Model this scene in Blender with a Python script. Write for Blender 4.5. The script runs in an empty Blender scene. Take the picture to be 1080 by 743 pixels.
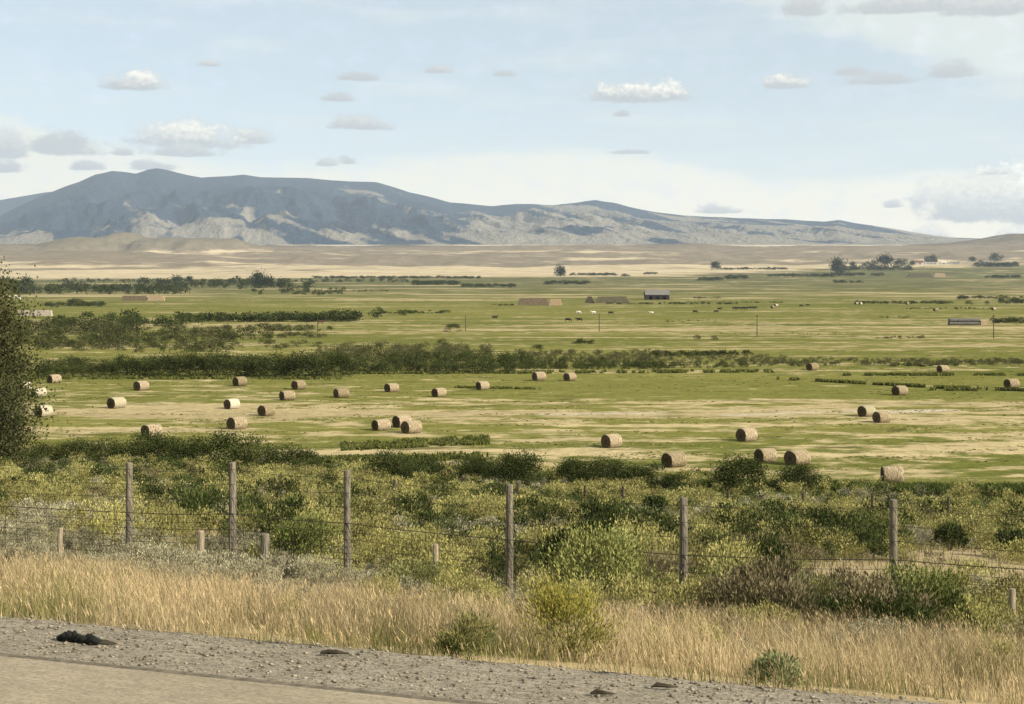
import bpy, math, random
import numpy as np
R = math.radians
sc = bpy.context.scene
COL = sc.collection
# ------------------------------------------------------------------ camera
CAMZ = 18.5
FPX = 1500.0            # focal length in pixels of a 1080 px wide frame
HZ = 297.0              # image row of the true horizon
cam = bpy.data.cameras.new('camera')
cam.sensor_width = 36.0
cam.lens = 36.0 * FPX / 1080.0
cam.shift_y = -(371.5 - HZ) / 1080.0
cam.clip_start = 0.1
cam.clip_end = 90000
camo = bpy.data.objects.new('camera', cam); COL.objects.link(camo)
camo.location = (0, 0, CAMZ); camo.rotation_euler = (R(90), 0, 0)
sc.camera = camo
# ------------------------------------------------------------------ sun + sky
SUN_EL = 29.0
SUN_AZ = 120.0          # from +Y towards +X
sd = np.array([math.sin(R(SUN_AZ)) * math.cos(R(SUN_EL)), math.cos(R(SUN_AZ)) * math.cos(R(SUN_EL)), math.sin(R(SUN_EL))])
sl = bpy.data.lights.new('sun', 'SUN'); sl.energy = 5.0; sl.angle = R(0.5); sl.color = (1.0, 0.885, 0.71)
so = bpy.data.objects.new('sun', sl); COL.objects.link(so)
from mathutils import Vector
so.rotation_euler = Vector(sd).to_track_quat('Z', 'Y').to_euler()
so.location = (0, 0, 60)
vs = sc.view_settings
sc.display_settings.display_device = 'sRGB'
vs.view_transform = 'Standard'; vs.look = 'None'; vs.exposure = 1.0; vs.gamma = 1.0; vs.use_curve_mapping = False
sc.cycles.max_bounces = 5; sc.cycles.diffuse_bounces = 3; sc.cycles.glossy_bounces = 2
sc.cycles.transmission_bounces = 3; sc.cycles.volume_bounces = 0; sc.cycles.transparent_max_bounces = 6
sc.cycles.volume_max_steps = 64

world = bpy.data.worlds.new('World'); sc.world = world; world.use_nodes = True

class NT:
    """small helper to wire node trees"""
    def __init__(s, tree):
        s.t = tree; s.n = tree.nodes; s.l = tree.links
        s.n.clear()
    def set(s, sock, v):
        if isinstance(v, bpy.types.NodeSocket): s.l.new(v, sock)
        elif v is not None: sock.default_value = v
    def node(s, typ, props=None, ins=None):
        nd = s.n.new(typ)
        for k, v in (props or {}).items(): setattr(nd, k, v)
        for k, v in (ins or {}).items(): s.set(nd.inputs[k], v)
        return nd
    def m(s, op, a, b=None, c=None, clamp=False):
        nd = s.n.new('ShaderNodeMath'); nd.operation = op; nd.use_clamp = clamp
        s.set(nd.inputs[0], a)
        if b is not None: s.set(nd.inputs[1], b)
        if c is not None: s.set(nd.inputs[2], c)
        return nd.outputs[0]
    def sstep(s, v, a, b):
        nd = s.n.new('ShaderNodeMapRange'); nd.interpolation_type = 'SMOOTHSTEP'
        s.set(nd.inputs[0], v); s.set(nd.inputs[1], a); s.set(nd.inputs[2], b)
        return nd.outputs[0]
    def mix(s, f, a, b, blend='MIX'):
        nd = s.n.new('ShaderNodeMix'); nd.data_type = 'RGBA'; nd.blend_type = blend
        s.set(nd.inputs[0], f); s.set(nd.inputs[6], a); s.set(nd.inputs[7], b)
        return nd.outputs[2]
    def mul(s, a, k):
        nd = s.n.new('ShaderNodeVectorMath'); nd.operation = 'MULTIPLY'; s.set(nd.inputs[0], a); s.set(nd.inputs[1], k)
        return nd.outputs[0]
    def noise(s, vec, scale, detail=3, rough=0.55):
        nd = s.node('ShaderNodeTexNoise', {}, {'Vector': vec, 'Scale': scale, 'Detail': detail, 'Roughness': rough})
        return nd.outputs[0]

def lin(r, g, b):
    f = lambda c: (c / 255 / 12.92) if c / 255 <= 0.04045 else ((c / 255 + 0.055) / 1.055) ** 2.4
    return (f(r), f(g), f(b), 1.0)

w = NT(world.node_tree)
sky = w.node('ShaderNodeTexSky', {'sky_type': 'NISHITA', 'sun_disc': False, 'sun_elevation': R(SUN_EL), 'sun_rotation': R(SUN_AZ),
                                  'altitude': 1900.0, 'air_density': 1.0, 'dust_density': 1.6, 'ozone_density': 1.0})
bg1 = w.node('ShaderNodeBackground', {}, {'Color': sky.outputs[0], 'Strength': 0.074})
tc = w.node('ShaderNodeTexCoord')
sep = w.node('ShaderNodeSeparateXYZ', {}, {0: tc.outputs['Generated']})
# azimuth / altitude of the view direction: clouds are laid out as bearings in degrees
az = w.m('MULTIPLY', w.m('ARCTAN2', sep.outputs[0], sep.outputs[1]), 57.29578)
hor = w.m('SQRT', w.m('ADD', w.m('MULTIPLY', sep.outputs[0], sep.outputs[0]), w.m('MULTIPLY', sep.outputs[1], sep.outputs[1])))
el = w.m('MULTIPLY', w.m('ARCTAN2', sep.outputs[2], hor), 57.29578)
def bearing(px, py):
    u = (px - 540) / FPX; v = (HZ - py) / FPX
    return math.degrees(math.atan(u)), math.degrees(math.atan(v / math.sqrt(1 + u * u)))
ae = w.node('ShaderNodeCombineXYZ', {}, {0: az, 1: el, 2: 0.0}).outputs[0]
wn1 = w.noise(w.mul(ae, (1, 1.6, 1)), 0.9, 5, 0.6)
wn2 = w.noise(w.mul(ae, (1, 1.3, 1)), 3.2, 4, 0.6)
wn3 = w.noise(w.mul(ae, (0.25, 1.6, 1)), 0.55, 5, 0.55)
wn4 = w.noise(w.mul(ae, (0.5, 1.0, 1)), 2.0, 6, 0.6)
n1 = w.m('SUBTRACT', wn1, 0.5); n2 = w.m('SUBTRACT', wn2, 0.5); n3 = w.m('SUBTRACT', wn3, 0.5); n4 = w.m('SUBTRACT', wn4, 0.5)
# bank of thin cloud above the horizon: its upper edge follows a curve in azimuth
ramp = w.node('ShaderNodeFloatCurve', {}, {'Factor': 1.0, 'Value': w.m('DIVIDE', w.m('ADD', az, 45.0), 90.0)})
cv = ramp.mapping.curves[0]
edge = [(-900, 150), (-40, 120), (60, 143), (130, 158), (200, 172), (300, 180), (420, 172), (520, 163), (620, 162), (700, 168), (760, 182), (850, 192), (1000, 188), (1080, 185), (2000, 170)]
pts = []
for px, py in edge:
    a, e = bearing(px, py); pts.append(((a + 45) / 90, e / 10))
cv.points[0].location = (0, 0.55); cv.points[1].location = (1, 0.5)
for p in pts: cv.points.new(*p)
ramp.mapping.update()
eh = w.m('MULTIPLY', ramp.outputs[0], 10.0)
bank = w.sstep(w.m('ADD', w.m('SUBTRACT', el, eh), w.m('ADD', w.m('MULTIPLY', n3, 1.2), w.m('MULTIPLY', n4, 0.7))), 0.9, -0.35)
# high veil, top right
d1 = w.m('ADD', w.m('MULTIPLY', az, 0.36), el)       # lines falling to the right
a0, e0 = bearing(640, 0); k0 = a0 * 0.36 + e0
a1, e1 = bearing(900, 130); k1 = a1 * 0.36 + e1
veil = w.sstep(w.m('ADD', d1, w.m('ADD', w.m('MULTIPLY', n3, 3.2), w.m('MULTIPLY', n4, 1.4))), k0 - 0.3, k0 + 2.8)
veil2 = w.m('ADD', 0.47, w.m('MULTIPLY', w.sstep(n3, -0.05, 0.3), 0.25))
thin = w.m('MAXIMUM', w.m('MAXIMUM', bank, w.m('MULTIPLY', veil, 0.85)), veil2)
# cumulus: (px, py of the flat base, half width, height, whiteness)
CL = [(143, 92, 33, 17, .8), (220, 69, 14, 6, .35), (376, 84, 26, 8, .1), (357, 106, 18, 8, .1), (381, 135, 33, 13, .3), (462, 76, 17, 9, .3),
      (532, 80, 14, 6, .1), (198, 153, 60, 27, .85), (262, 149, 27, 14, .5), (192, 163, 44, 12, .2), (64, 160, 38, 22, .05), (5, 163, 26, 22, .25),
      (92, 178, 18, 8, .1), (6, 180, 18, 12, .1), (130, 163, 12, 7, .1), (165, 178, 24, 9, .1), (345, 174, 12, 7, .2), (367, 172, 9, 7, .1),
      (676, 104, 66, 22, 1.0), (832, 91, 24, 14, .75), (930, 87, 40, 12, .1), (1006, 79, 30, 15, .1), (900, 78, 20, 8, .1),
      (1045, 226, 72, 42, .75), (1078, 224, 34, 50, 1.0), (1008, 226, 26, 26, .45), (1047, 184, 22, 5, .0), (850, 13, 22, 24, .2), (960, 10, 70, 22, .3), (1050, 12, 60, 24, .3),
      (655, 122, 10, 6, .05), (755, 224, 26, 8, .25), (940, 218, 12, 8, .25), (985, 253, 20, 14, .7), (1066, 252, 14, 12, .8), (668, 162, 20, 4, .05)]
dens = None; wh = None
for (px, py, hw, hh, white) in CL:
    a, e = bearing(px, py); sx = hw / FPX * 57.3; sy = hh / FPX * 57.3
    dx = w.m('DIVIDE', w.m('ADD', w.m('SUBTRACT', az, a), w.m('MULTIPLY', n1, 0.5)), sx)
    dy0 = w.m('SUBTRACT', el, e)
    up = w.m('DIVIDE', dy0, sy)
    dn = w.m('DIVIDE', dy0, -sy * 0.22)
    dy = w.m('MAXIMUM', up, dn)
    r = w.m('SQRT', w.m('ADD', w.m('MULTIPLY', dx, dx), w.m('MULTIPLY', dy, dy)))
    v = w.m('SUBTRACT', w.m('ADD', 1.16, w.m('ADD', w.m('MULTIPLY', n1, 1.9), w.m('MULTIPLY', n2, 0.75))), r)
    mk_ = w.sstep(v, -0.05, 0.6)
    if white < 0.15: mk_ = w.m('MULTIPLY', mk_, 1.0)
    # lit crown: upper right parts, broken by noise
    lit = w.m('MULTIPLY', w.sstep(w.m('ADD', w.m('ADD', up, w.m('MULTIPLY', dx, 0.12)), w.m('MULTIPLY', n2, 1.3)), -0.1, 0.95), white)
    wt = w.m('MULTIPLY', mk_, lit)
    dens = mk_ if dens is None else w.m('MAXIMUM', dens, mk_)
    wh = wt if wh is None else w.m('MAXIMUM', wh, wt)
thincol = w.mix(w.sstep(el, 0.5, 9.0), lin(255, 244, 218), lin(218, 221, 208))
thincol = w.mix(w.sstep(n1, -0.05, 0.25), thincol, lin(231, 230, 226))
cumcol = w.mix(wh, lin(168, 171, 172), lin(255, 248, 228))
bg2 = w.node('ShaderNodeBackground', {}, {'Color': thincol, 'Strength': 0.655})
bg3 = w.node('ShaderNodeBackground', {}, {'Color': cumcol, 'Strength': 0.70})
ms1 = w.node('ShaderNodeMixShader', {}, {0: w.m('MULTIPLY', thin, 0.93), 1: bg1.outputs[0], 2: bg2.outputs[0]})
ms2 = w.node('ShaderNodeMixShader', {}, {0: w.m('MULTIPLY', dens, 0.92), 1: ms1.outputs[0], 2: bg3.outputs[0]})
wo = w.node('ShaderNodeOutputWorld', {}, {0: ms2.outputs[0]})
world.cycles.sampling_method = 'MANUAL'; world.cycles.sample_map_resolution = 512

# ------------------------------------------------------------------ noise in numpy
def _h(i, j, s):
    v = np.sin(i * 127.1 + j * 311.7 + s * 74.7) * 43758.5453
    return v - np.floor(v)
def vn(x, y, s=0):
    i = np.floor(x); j = np.floor(y); fx = x - i; fy = y - j
    fx = fx * fx * (3 - 2 * fx); fy = fy * fy * (3 - 2 * fy)
    a = _h(i, j, s); b = _h(i + 1, j, s); c = _h(i, j + 1, s); d = _h(i + 1, j + 1, s)
    return (a * (1 - fx) + b * fx) * (1 - fy) + (c * (1 - fx) + d * fx) * fy
def fbm(x, y, s=0, o=4, g=0.5):
    t = 0; a = 1; n = 0
    for k in range(o):
        t = t + a * vn(x, y, s + k * 3.1); n += a; a *= g; x = x * 2.03 + 5.2; y = y * 2.03 + 1.7
    return t / n
def ridged(x, y, s=0, o=4):
    t = 0; a = 1; n = 0
    for k in range(o):
        t = t + a * (1 - np.abs(2 * vn(x, y, s + k * 3.1) - 1)); n += a; a *= 0.5; x = x * 2.1 + 3.2; y = y * 2.1 + 7.7
    return t / n
def ss(v, a, b):
    t = np.clip((v - a) / (b - a), 0, 1); return t * t * (3 - 2 * t)

# ------------------------------------------------------------------ terrain
NQ = np.array([0.3256, 0.9455]); TD = np.array([0.9455, -0.3256])
def Q(x, y): return NQ[0] * x + NQ[1] * y
SIL = np.array([(-260, 262), (-140, 246), (-60, 236), (0, 228), (25, 215), (50, 204), (75, 194.5), (85, 191), (100, 184.5), (118, 180), (135, 182), (143, 183),
    (155, 179), (165, 177.5), (180, 180), (200, 185), (213, 187.5), (240, 185.5), (257, 184), (275, 187), (300, 187.5), (325, 188), (345, 190), (370, 191.5),
    (397, 192), (415, 197), (432, 203), (455, 208), (475, 213.5), (520, 217.5), (545, 215), (565, 215.5), (585, 216.5), (605, 214), (628, 211), (650, 214.5),
    (675, 221), (700, 225), (730, 228), (755, 229), (790, 230.5), (830, 231.5), (870, 234), (885, 232), (900, 235), (940, 241), (975, 247), (1000, 250.5),
    (1040, 252), (1080, 254), (1300, 256), (1800, 250)])
BACK = np.array([(-500, 240), (-200, 218), (-60, 208), (0, 211), (50, 202.5), (90, 201), (110, 206), (150, 222), (250, 257)])
def H(x, y, fine=True):
    x = np.asarray(x, float); y = np.asarray(y, float)
    q = Q(x, y)
    z = np.interp(q, [8.0, 8.6, 12, 16, 20, 25, 30.8, 43, 57, 75, 95, 115, 132], [16.04, 16.02, 15.2, 14.35, 13.4, 12.2, 11.05, 9.35, 7.4, 5.1, 2.8, 0.9, 0.0])
    a = ss(q, 9, 14) * (0.25 + 0.4 * ss(q, 30, 45)) * (1 - 0.8 * ss(q, 110, 140))
    z = z + a * (fbm(x / 6, y / 6, 3, 3) - 0.5)
    z = z + 0.25 * ss(q, 140, 200) * (fbm(x / 40, y / 25, 9, 3) - 0.5) * (1 - ss(y, 600, 1500))
    F = np.interp(y, [1300, 1800, 2500, 3200, 4000, 5000, 6500, 8500, 9300, 9800, 10500, 12500], [0, 2, 9, 18, 34, 62, 125, 212, 252, 236, 262, 345])
    z = z + F
    b = ss(y, 4300, 5600) * (1 - ss(y, 9400, 10200))
    z = z + b * 60 * (fbm(x / 1600 + 0.35 * y / 900, y / 700, 21, 4) - 0.5) + b * 26 * (ridged(x / 380, y / 600, 25, 4) - 0.5)
    px = 540 + FPX * x / np.maximum(y, 1)
    # flat-topped buttes on the left, low rise on the right
    dm = np.sqrt(((x + 2330) / 260) ** 2 + ((y - 7900) / 560) ** 2) + 0.35 * (fbm(x / 160, y / 200, 31, 3) - 0.5)
    z = z + 56 * (1 - ss(dm, 0.45, 1.1))
    dm = np.sqrt(((x + 1830) / 430) ** 2 + ((y - 8000) / 560) ** 2) + 0.3 * (fbm(x / 130, y / 240, 33, 3) - 0.5)
    z = z + 58 * (1 - ss(dm, 0.65, 1.15))
    mk = np.exp(-((x + 2050) / 900) ** 2 - ((y - 7700) / 800) ** 2)
    z = z + mk * 22 * (ridged(x / 130, y / 500, 35, 3) - 0.6)
    z = z + 60 * np.exp(-((x - 3350) / 420) ** 2 - ((y - 9200) / 700) ** 2) + 45 * np.exp(-((x - 4300) / 700) ** 2 - ((y - 9300) / 900) ** 2)
    # mountains
    yc = 19000 + 900 * np.sin(px / 210.0)
    crest = CAMZ + (HZ - np.interp(px, SIL[:, 0], SIL[:, 1])) / FPX * yc
    t = (y - 12300) / (yc - 12300)
    tt = np.clip(t, 0, 1)
    spur = ridged(x / 1300 + 0.55 * y / 2600, y / 3600, 41, 5) - 0.55
    spur2 = ridged(x / 520 + y / 1500, y / 1500, 47, 4) - 0.5
    hm = np.maximum(crest - 345, 0)
    shape = 0.62 * tt ** 1.9 + 0.38 * tt
    mtn = hm * (shape + np.sin(np.pi * tt ** 0.85) * np.sqrt(1 - tt) * 1.15 * (0.72 * spur + 0.34 * spur2))
    mtn = np.where(t > 1, hm * np.exp(-((t - 1) * 3.2) ** 2) , mtn)
    z = z + mtn * ss(y, 12300, 12800)
    cb = CAMZ + (HZ - np.interp(px, BACK[:, 0], BACK[:, 1])) / FPX * 23500
    tb = np.clip(1 - np.abs(y - 23500) / 1900, 0, 1)
    zb = 345 + (cb - 345) * ss(tb, 0, 1) * (1 + 0.12 * (tb < 0.97) * (ridged(x / 1500, y / 2500, 51, 4) - 0.9))
    z = np.where(y > 21400, np.maximum(z, zb), z)
    return z
def proj(x, y, z):
    yy = np.maximum(y, 0.5)
    return 540 + FPX * x / yy, HZ - FPX * (z - CAMZ) / yy
_cache = {}
_ys = np.concatenate([np.arange(9, 160, 0.25), np.geomspace(160, 12000, 1200)])
def gp(px, py):
    """ground point seen at image position (px, py)"""
    u = (px - 540) / FPX
    if 330 < py < 484:
        y = 27750 / (py - HZ); return u * y, y, float(H(u * y, y))
    key = round(px / 2) * 2
    if key not in _cache:
        uu = (key - 540) / FPX; zz = H(uu * _ys, _ys); _cache[key] = (HZ - FPX * (zz - CAMZ) / _ys, zz)
    p, zz = _cache[key]
    k = np.argmax(p <= py)
    if p[k] > py: k = len(_ys) - 1
    y = _ys[k]
    return float(u * y), float(y), float(zz[k])
def onq(px, q):
    u = (px - 540) / FPX; y = q / (NQ[1] + NQ[0] * u); x = u * y
    return x, y, float(H(x, y))

# ------------------------------------------------------------------ object helpers
def tag(o, label=None, cat=None, group=None, kind=None):
    if label: o['label'] = label
    if cat: o['category'] = cat
    if group: o['group'] = group
    if kind: o['kind'] = kind
    return o
def empty(name, loc, rz=0.0, s=1.0):
    o = bpy.data.objects.new(name, None); COL.objects.link(o)
    o.location = loc; o.rotation_euler = (0, 0, rz); o.scale = (s, s, s); o.empty_display_size = 0.2
    return o
def copy_tree(o, parent=None):
    c = o.copy(); COL.objects.link(c)
    if parent is not None: c.parent = parent
    for ch in [x for x in bpy.data.objects if x.parent == o]: copy_tree(ch, c)
    return c
def obj(name, me, mat=None, parent=None, loc=None):
    o = bpy.data.objects.new(name, me); COL.objects.link(o)
    if mat is not None and not me.materials: me.materials.append(mat)
    if parent is not None: o.parent = parent
    if loc is not None: o.location = loc
    return o
def quads(name, V, F, col=None, smooth=False, attrs=None):
    """V (n,3), F (m,k) with constant k"""
    V = np.ascontiguousarray(V, np.float32); F = np.ascontiguousarray(F, np.int32)
    me = bpy.data.meshes.new(name)
    me.vertices.add(len(V)); me.vertices.foreach_set('co', V.ravel())
    k = F.shape[1]
    me.loops.add(F.size); me.loops.foreach_set('vertex_index', F.ravel())
    me.polygons.add(len(F)); me.polygons.foreach_set('loop_start', np.arange(0, F.size, k, dtype=np.int32))
    me.polygons.foreach_set('loop_total', np.full(len(F), k, np.int32))
    if smooth: me.polygons.foreach_set('use_smooth', np.ones(len(F), bool))
    if col is not None:
        a = me.color_attributes.new('Col', 'FLOAT_COLOR', 'POINT')
        c = np.ones((len(V), 4), np.float32); c[:, :3] = col; a.data.foreach_set('color', c.ravel())
    for kk, vv in (attrs or {}).items():
        if vv.ndim == 1:
            a = me.attributes.new(kk, 'FLOAT', 'POINT'); a.data.foreach_set('value', np.ascontiguousarray(vv, np.float32))
        else:
            a = me.color_attributes.new(kk, 'FLOAT_COLOR', 'POINT')
            c = np.ones((len(V), 4), np.float32); c[:, :3] = vv; a.data.foreach_set('color', c.ravel())
    me.update(calc_edges=True); me.validate()
    return me
class MB:
    def __init__(s): s.v = []; s.f = []; s.sm = False
    def add(s, V, F):
        o = len(s.v); s.v += [tuple(map(float, p)) for p in V]; s.f += [tuple(int(i) + o for i in f) for f in F]
    def box(s, x0, x1, y0, y1, z0, z1):
        s.add([(x0, y0, z0), (x1, y0, z0), (x1, y1, z0), (x0, y1, z0), (x0, y0, z1), (x1, y0, z1), (x1, y1, z1), (x0, y1, z1)],
              [(0, 3, 2, 1), (4, 5, 6, 7), (0, 1, 5, 4), (1, 2, 6, 5), (2, 3, 7, 6), (3, 0, 4, 7)])
    def tube(s, P, rad, n=6, cap=True, jit=0.0, rng=None):
        P = np.array(P, float); m = len(P); rad = np.broadcast_to(rad, (m,))
        V = []
        for i in range(m):
            d = P[min(i + 1, m - 1)] - P[max(i - 1, 0)]; d = d / (np.linalg.norm(d) + 1e-9)
            a = np.cross(d, (0, 0, 1.0)) if abs(d[2]) < 0.9 else np.cross(d, (1.0, 0, 0)); a /= np.linalg.norm(a); b = np.cross(d, a)
            for k in range(n):
                t = 2 * math.pi * k / n; rr = rad[i] * (1 + (rng.uniform(-jit, jit) if rng else 0))
                V.append(P[i] + rr * (math.cos(t) * a + math.sin(t) * b))
        F = [(i * n + k, i * n + (k + 1) % n, (i + 1) * n + (k + 1) % n, (i + 1) * n + k) for i in range(m - 1) for k in range(n)]
        if cap: F += [tuple(range(n))[::-1], tuple((m - 1) * n + k for k in range(n))]
        s.add(V, F)
    def mesh(s, name, smooth=False):
        me = bpy.data.meshes.new(name); me.from_pydata(s.v, [], s.f); me.update()
        if smooth: me.polygons.foreach_set('use_smooth', np.ones(len(me.polygons), bool))
        return me

# ------------------------------------------------------------------ materials
AG = 0.70      # common scale of the surface colours below
def newmat(name):
    m = bpy.data.materials.new(name); m.use_nodes = True; return m, NT(m.node_tree)
def leafmat(name, trans=0.25, gain=1.0):
    m, t = newmat(name)
    a = t.node('ShaderNodeAttribute', {'attribute_name': 'Col'})
    oi = t.node('ShaderNodeObjectInfo')
    geo = t.node('ShaderNodeNewGeometry')
    nz = t.noise(geo.outputs['Position'], 1.3, 2)
    k = t.m('MULTIPLY', t.m('ADD', 0.78 * AG, t.m('MULTIPLY', nz, 0.44 * AG)), t.m('ADD', 0.88 * gain, t.m('MULTIPLY', oi.outputs['Random'], 0.24 * gain)))
    kk = t.node('ShaderNodeCombineXYZ', {}, {0: k, 1: k, 2: k}).outputs[0]
    c = t.mul(a.outputs['Color'], kk)
    d = t.node('ShaderNodeBsdfDiffuse', {}, {0: c})
    tr = t.node('ShaderNodeBsdfTranslucent', {}, {0: c})
    mx = t.node('ShaderNodeMixShader', {}, {0: trans, 1: d.outputs[0], 2: tr.outputs[0]})
    t.node('ShaderNodeOutputMaterial', {}, {0: mx.outputs[0]})
    return m
def plain(name, col, rough=0.9, nscale=3.0, namp=0.5, stretch=(1, 1, 1), bump=0.0, col2=None, coord='Object', detail=5):
    m, t = newmat(name)
    tcn = t.node('ShaderNodeTexCoord')
    v = t.mul(tcn.outputs[coord], stretch)
    n = t.noise(v, nscale, detail, 0.6)
    f = t.sstep(n, 0.32, 0.68)
    col = tuple(x * AG for x in col)
    c2 = col2 or tuple(x * (1 - namp) for x in col)
    c = t.mix(f, tuple(c2) + (1,), tuple(col) + (1,))
    p = t.node('ShaderNodeBsdfPrincipled', {}, {'Base Color': c, 'Roughness': rough, 'Specular IOR Level': 0.15})
    if bump:
        b = t.node('ShaderNodeBump', {}, {'Strength': bump, 'Distance': 0.05, 'Height': n}); t.l.new(b.outputs[0], p.inputs['Normal'])
    t.node('ShaderNodeOutputMaterial', {}, {0: p.outputs[0]})
    return m
def terrainmat(name, s1, s2, s3, amp, bump=0.3, bdist=0.3, swirl=False):
    """two cover colours (attributes Col / Col2), cover share in attribute fac, edge broken up by stretched noise"""
    m, t = newmat(name)
    A = t.node('ShaderNodeAttribute', {'attribute_name': 'Col'}).outputs['Color']
    B = t.node('ShaderNodeAttribute', {'attribute_name': 'Col2'}).outputs['Color']
    f = t.node('ShaderNodeAttribute', {'attribute_name': 'fac'}).outputs['Fac']
    pos = t.node('ShaderNodeNewGeometry').outputs['Position']
    n1 = t.noise(t.mul(pos, s1), 1.0, 5, 0.62)
    n2 = t.noise(t.mul(pos, s2), 1.0, 4, 0.6)
    n3 = t.noise(t.mul(pos, s3), 1.0, 3, 0.6)
    k = t.m('ADD', f, t.m('ADD', t.m('MULTIPLY', t.m('SUBTRACT', n1, 0.5), amp), t.m('MULTIPLY', t.m('SUBTRACT', n2, 0.5), amp * 0.9)))
    c = t.mix(t.sstep(k, 0.3, 0.7), A, B)
    g = t.m('MULTIPLY', AG, t.m('ADD', 0.35, t.m('ADD', t.m('MULTIPLY', n2, 0.7), t.m('MULTIPLY', n3, 0.62))))
    c = t.mul(c, t.node('ShaderNodeCombineXYZ', {}, {0: g, 1: g, 2: g}).outputs[0])
    if swirl:      # thin darker strips of unmown grass and furrows
        n4 = t.noise(t.mul(pos, (0.07, 0.20, 0.3)), 1.0, 5, 0.66)
        c = t.mix(t.m('MULTIPLY', t.sstep(n4, 0.57, 0.66), 0.75), c, (0.050, 0.056, 0.018, 1))
        n5 = t.noise(t.mul(pos, (0.05, 0.22, 0.3)), 1.3, 5, 0.65)
        c = t.mix(t.m('MULTIPLY', t.sstep(n5, 0.60, 0.70), 0.6), c, (0.31, 0.26, 0.165, 1))
    p = t.node('ShaderNodeBsdfPrincipled', {}, {'Base Color': c, 'Roughness': 1.0, 'Specular IOR Level': 0.0})
    b = t.node('ShaderNodeBump', {}, {'Strength': bump, 'Distance': bdist, 'Height': t.m('ADD', n2, n3)}); t.l.new(b.outputs[0], p.inputs['Normal'])
    t.node('ShaderNodeOutputMaterial', {}, {0: p.outputs[0]})
    return m

M_LEAF = leafmat('leaf_cover', 0.16)
M_GRASS = leafmat('dry_grass_blades', 0.35)
M_WOOD = plain('weathered_wood', (0.25, 0.225, 0.175), 0.9, 9.0, 0.65, (2.2, 2.2, 0.25), 0.6)
M_WOODP = plain('pale_split_wood', (0.40, 0.34, 0.25), 0.9, 9.0, 0.5, (2.2, 2.2, 0.25), 0.6)
M_BARK = plain('grey_bark', (0.13, 0.105, 0.08), 0.95, 4.0, 0.5, (1, 1, 0.3), 0.6)
M_WIRE = plain('rusted_wire', (0.05, 0.042, 0.034), 0.7, 20.0, 0.4)
M_POLE = plain('creosoted_pole', (0.10, 0.08, 0.06), 0.9, 3.0, 0.4, (1, 1, .2))

# ------------------------------------------------------------------ ground sheet
ucol = np.concatenate([np.linspace(-1.3, -0.45, 26)[:-1], np.linspace(-0.45, 0.45, 640), np.linspace(0.45, 1.3, 26)[1:]])
rows = [np.arange(-60, 8, 4.0), np.arange(8, 136, 0.55)]
y = 136.0; r2 = []
while y < 1500: r2.append(y); y += max(y * y / 27750 * 0.75, 0.45)
rows += [np.array(r2), np.geomspace(1500, 26000, 460)]
YR = np.unique(np.concatenate(rows))
U, Y = np.meshgrid(ucol, YR)
X = U * (Y + 60)
Z = H(X, Y)
PX, PY = proj(X, Y, Z)
q = Q(X, Y)
fac = np.zeros_like(X); CA = np.zeros(X.shape + (3,)); CB = np.zeros(X.shape + (3,))
def setc(mask, a, b):
    CA[mask] = a; CB[mask] = b
# cover share of dry hay per image row band of the flat (built where those bands lie on the ground)
yy = 27750 / np.maximum(Y, 1) + HZ
big = fbm(X / 260, Y / 60, 61, 4); med = fbm(X / 70, Y / 9, 65, 3); huge = fbm(X / 1400, Y / 260, 67, 3)
base = np.interp(yy, [297, 300, 306, 310, 313, 316, 320, 332, 338, 343, 350, 356, 360, 366, 372, 392, 398, 404, 412, 420, 430, 440, 448, 456, 470, 490, 515, 560],
                     [.42, .40, .34, .36, .52, .34, .24, .30, .50, .56, .62, .52, .40, .50, .45, .28, .22, .36, .40, .46, .62, .50, .48, .54, .52, .50, .46, .3])
sr = ss(PX, 330, 560)
base = base - 0.16 * sr * np.interp(yy, [396, 402, 425, 432], [0, 1, 1, 0]) + 0.10 * (1 - sr) * np.interp(yy, [398, 404, 440, 446], [0, 1, 1, 0])
def streak(x0, y0, x1, y1, hw, amt, soft=30):
    """a strip of the field (a mown, raked or wet band) between two ground points"""
    a = np.array(gp(x0, y0)[:2]); b = np.array(gp(x1, y1)[:2])
    L = b - a; n = np.linalg.norm(L); L = L / n
    rx = X - a[0]; ry = Y - a[1]; s_ = rx * L[0] + ry * L[1]; d_ = -rx * L[1] + ry * L[0]
    ym = 0.5 * (a[1] + b[1]); hw_m = hw * ym * ym / 27750
    wob = (fbm(X / 25, Y * 0 + 3, 71, 3) - 0.5) * hw_m * 2.4
    m = np.exp(-((d_ + wob) / hw_m) ** 2) * ss(s_, -0.08 * n, 0.08 * n) * (1 - ss(s_, 0.92 * n, 1.08 * n))
    return amt * m * (0.55 + 0.9 * (fbm(X / 30, Y / 7, 75, 3) - 0.1)) * (0.85 if amt > 0 else 1)
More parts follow.
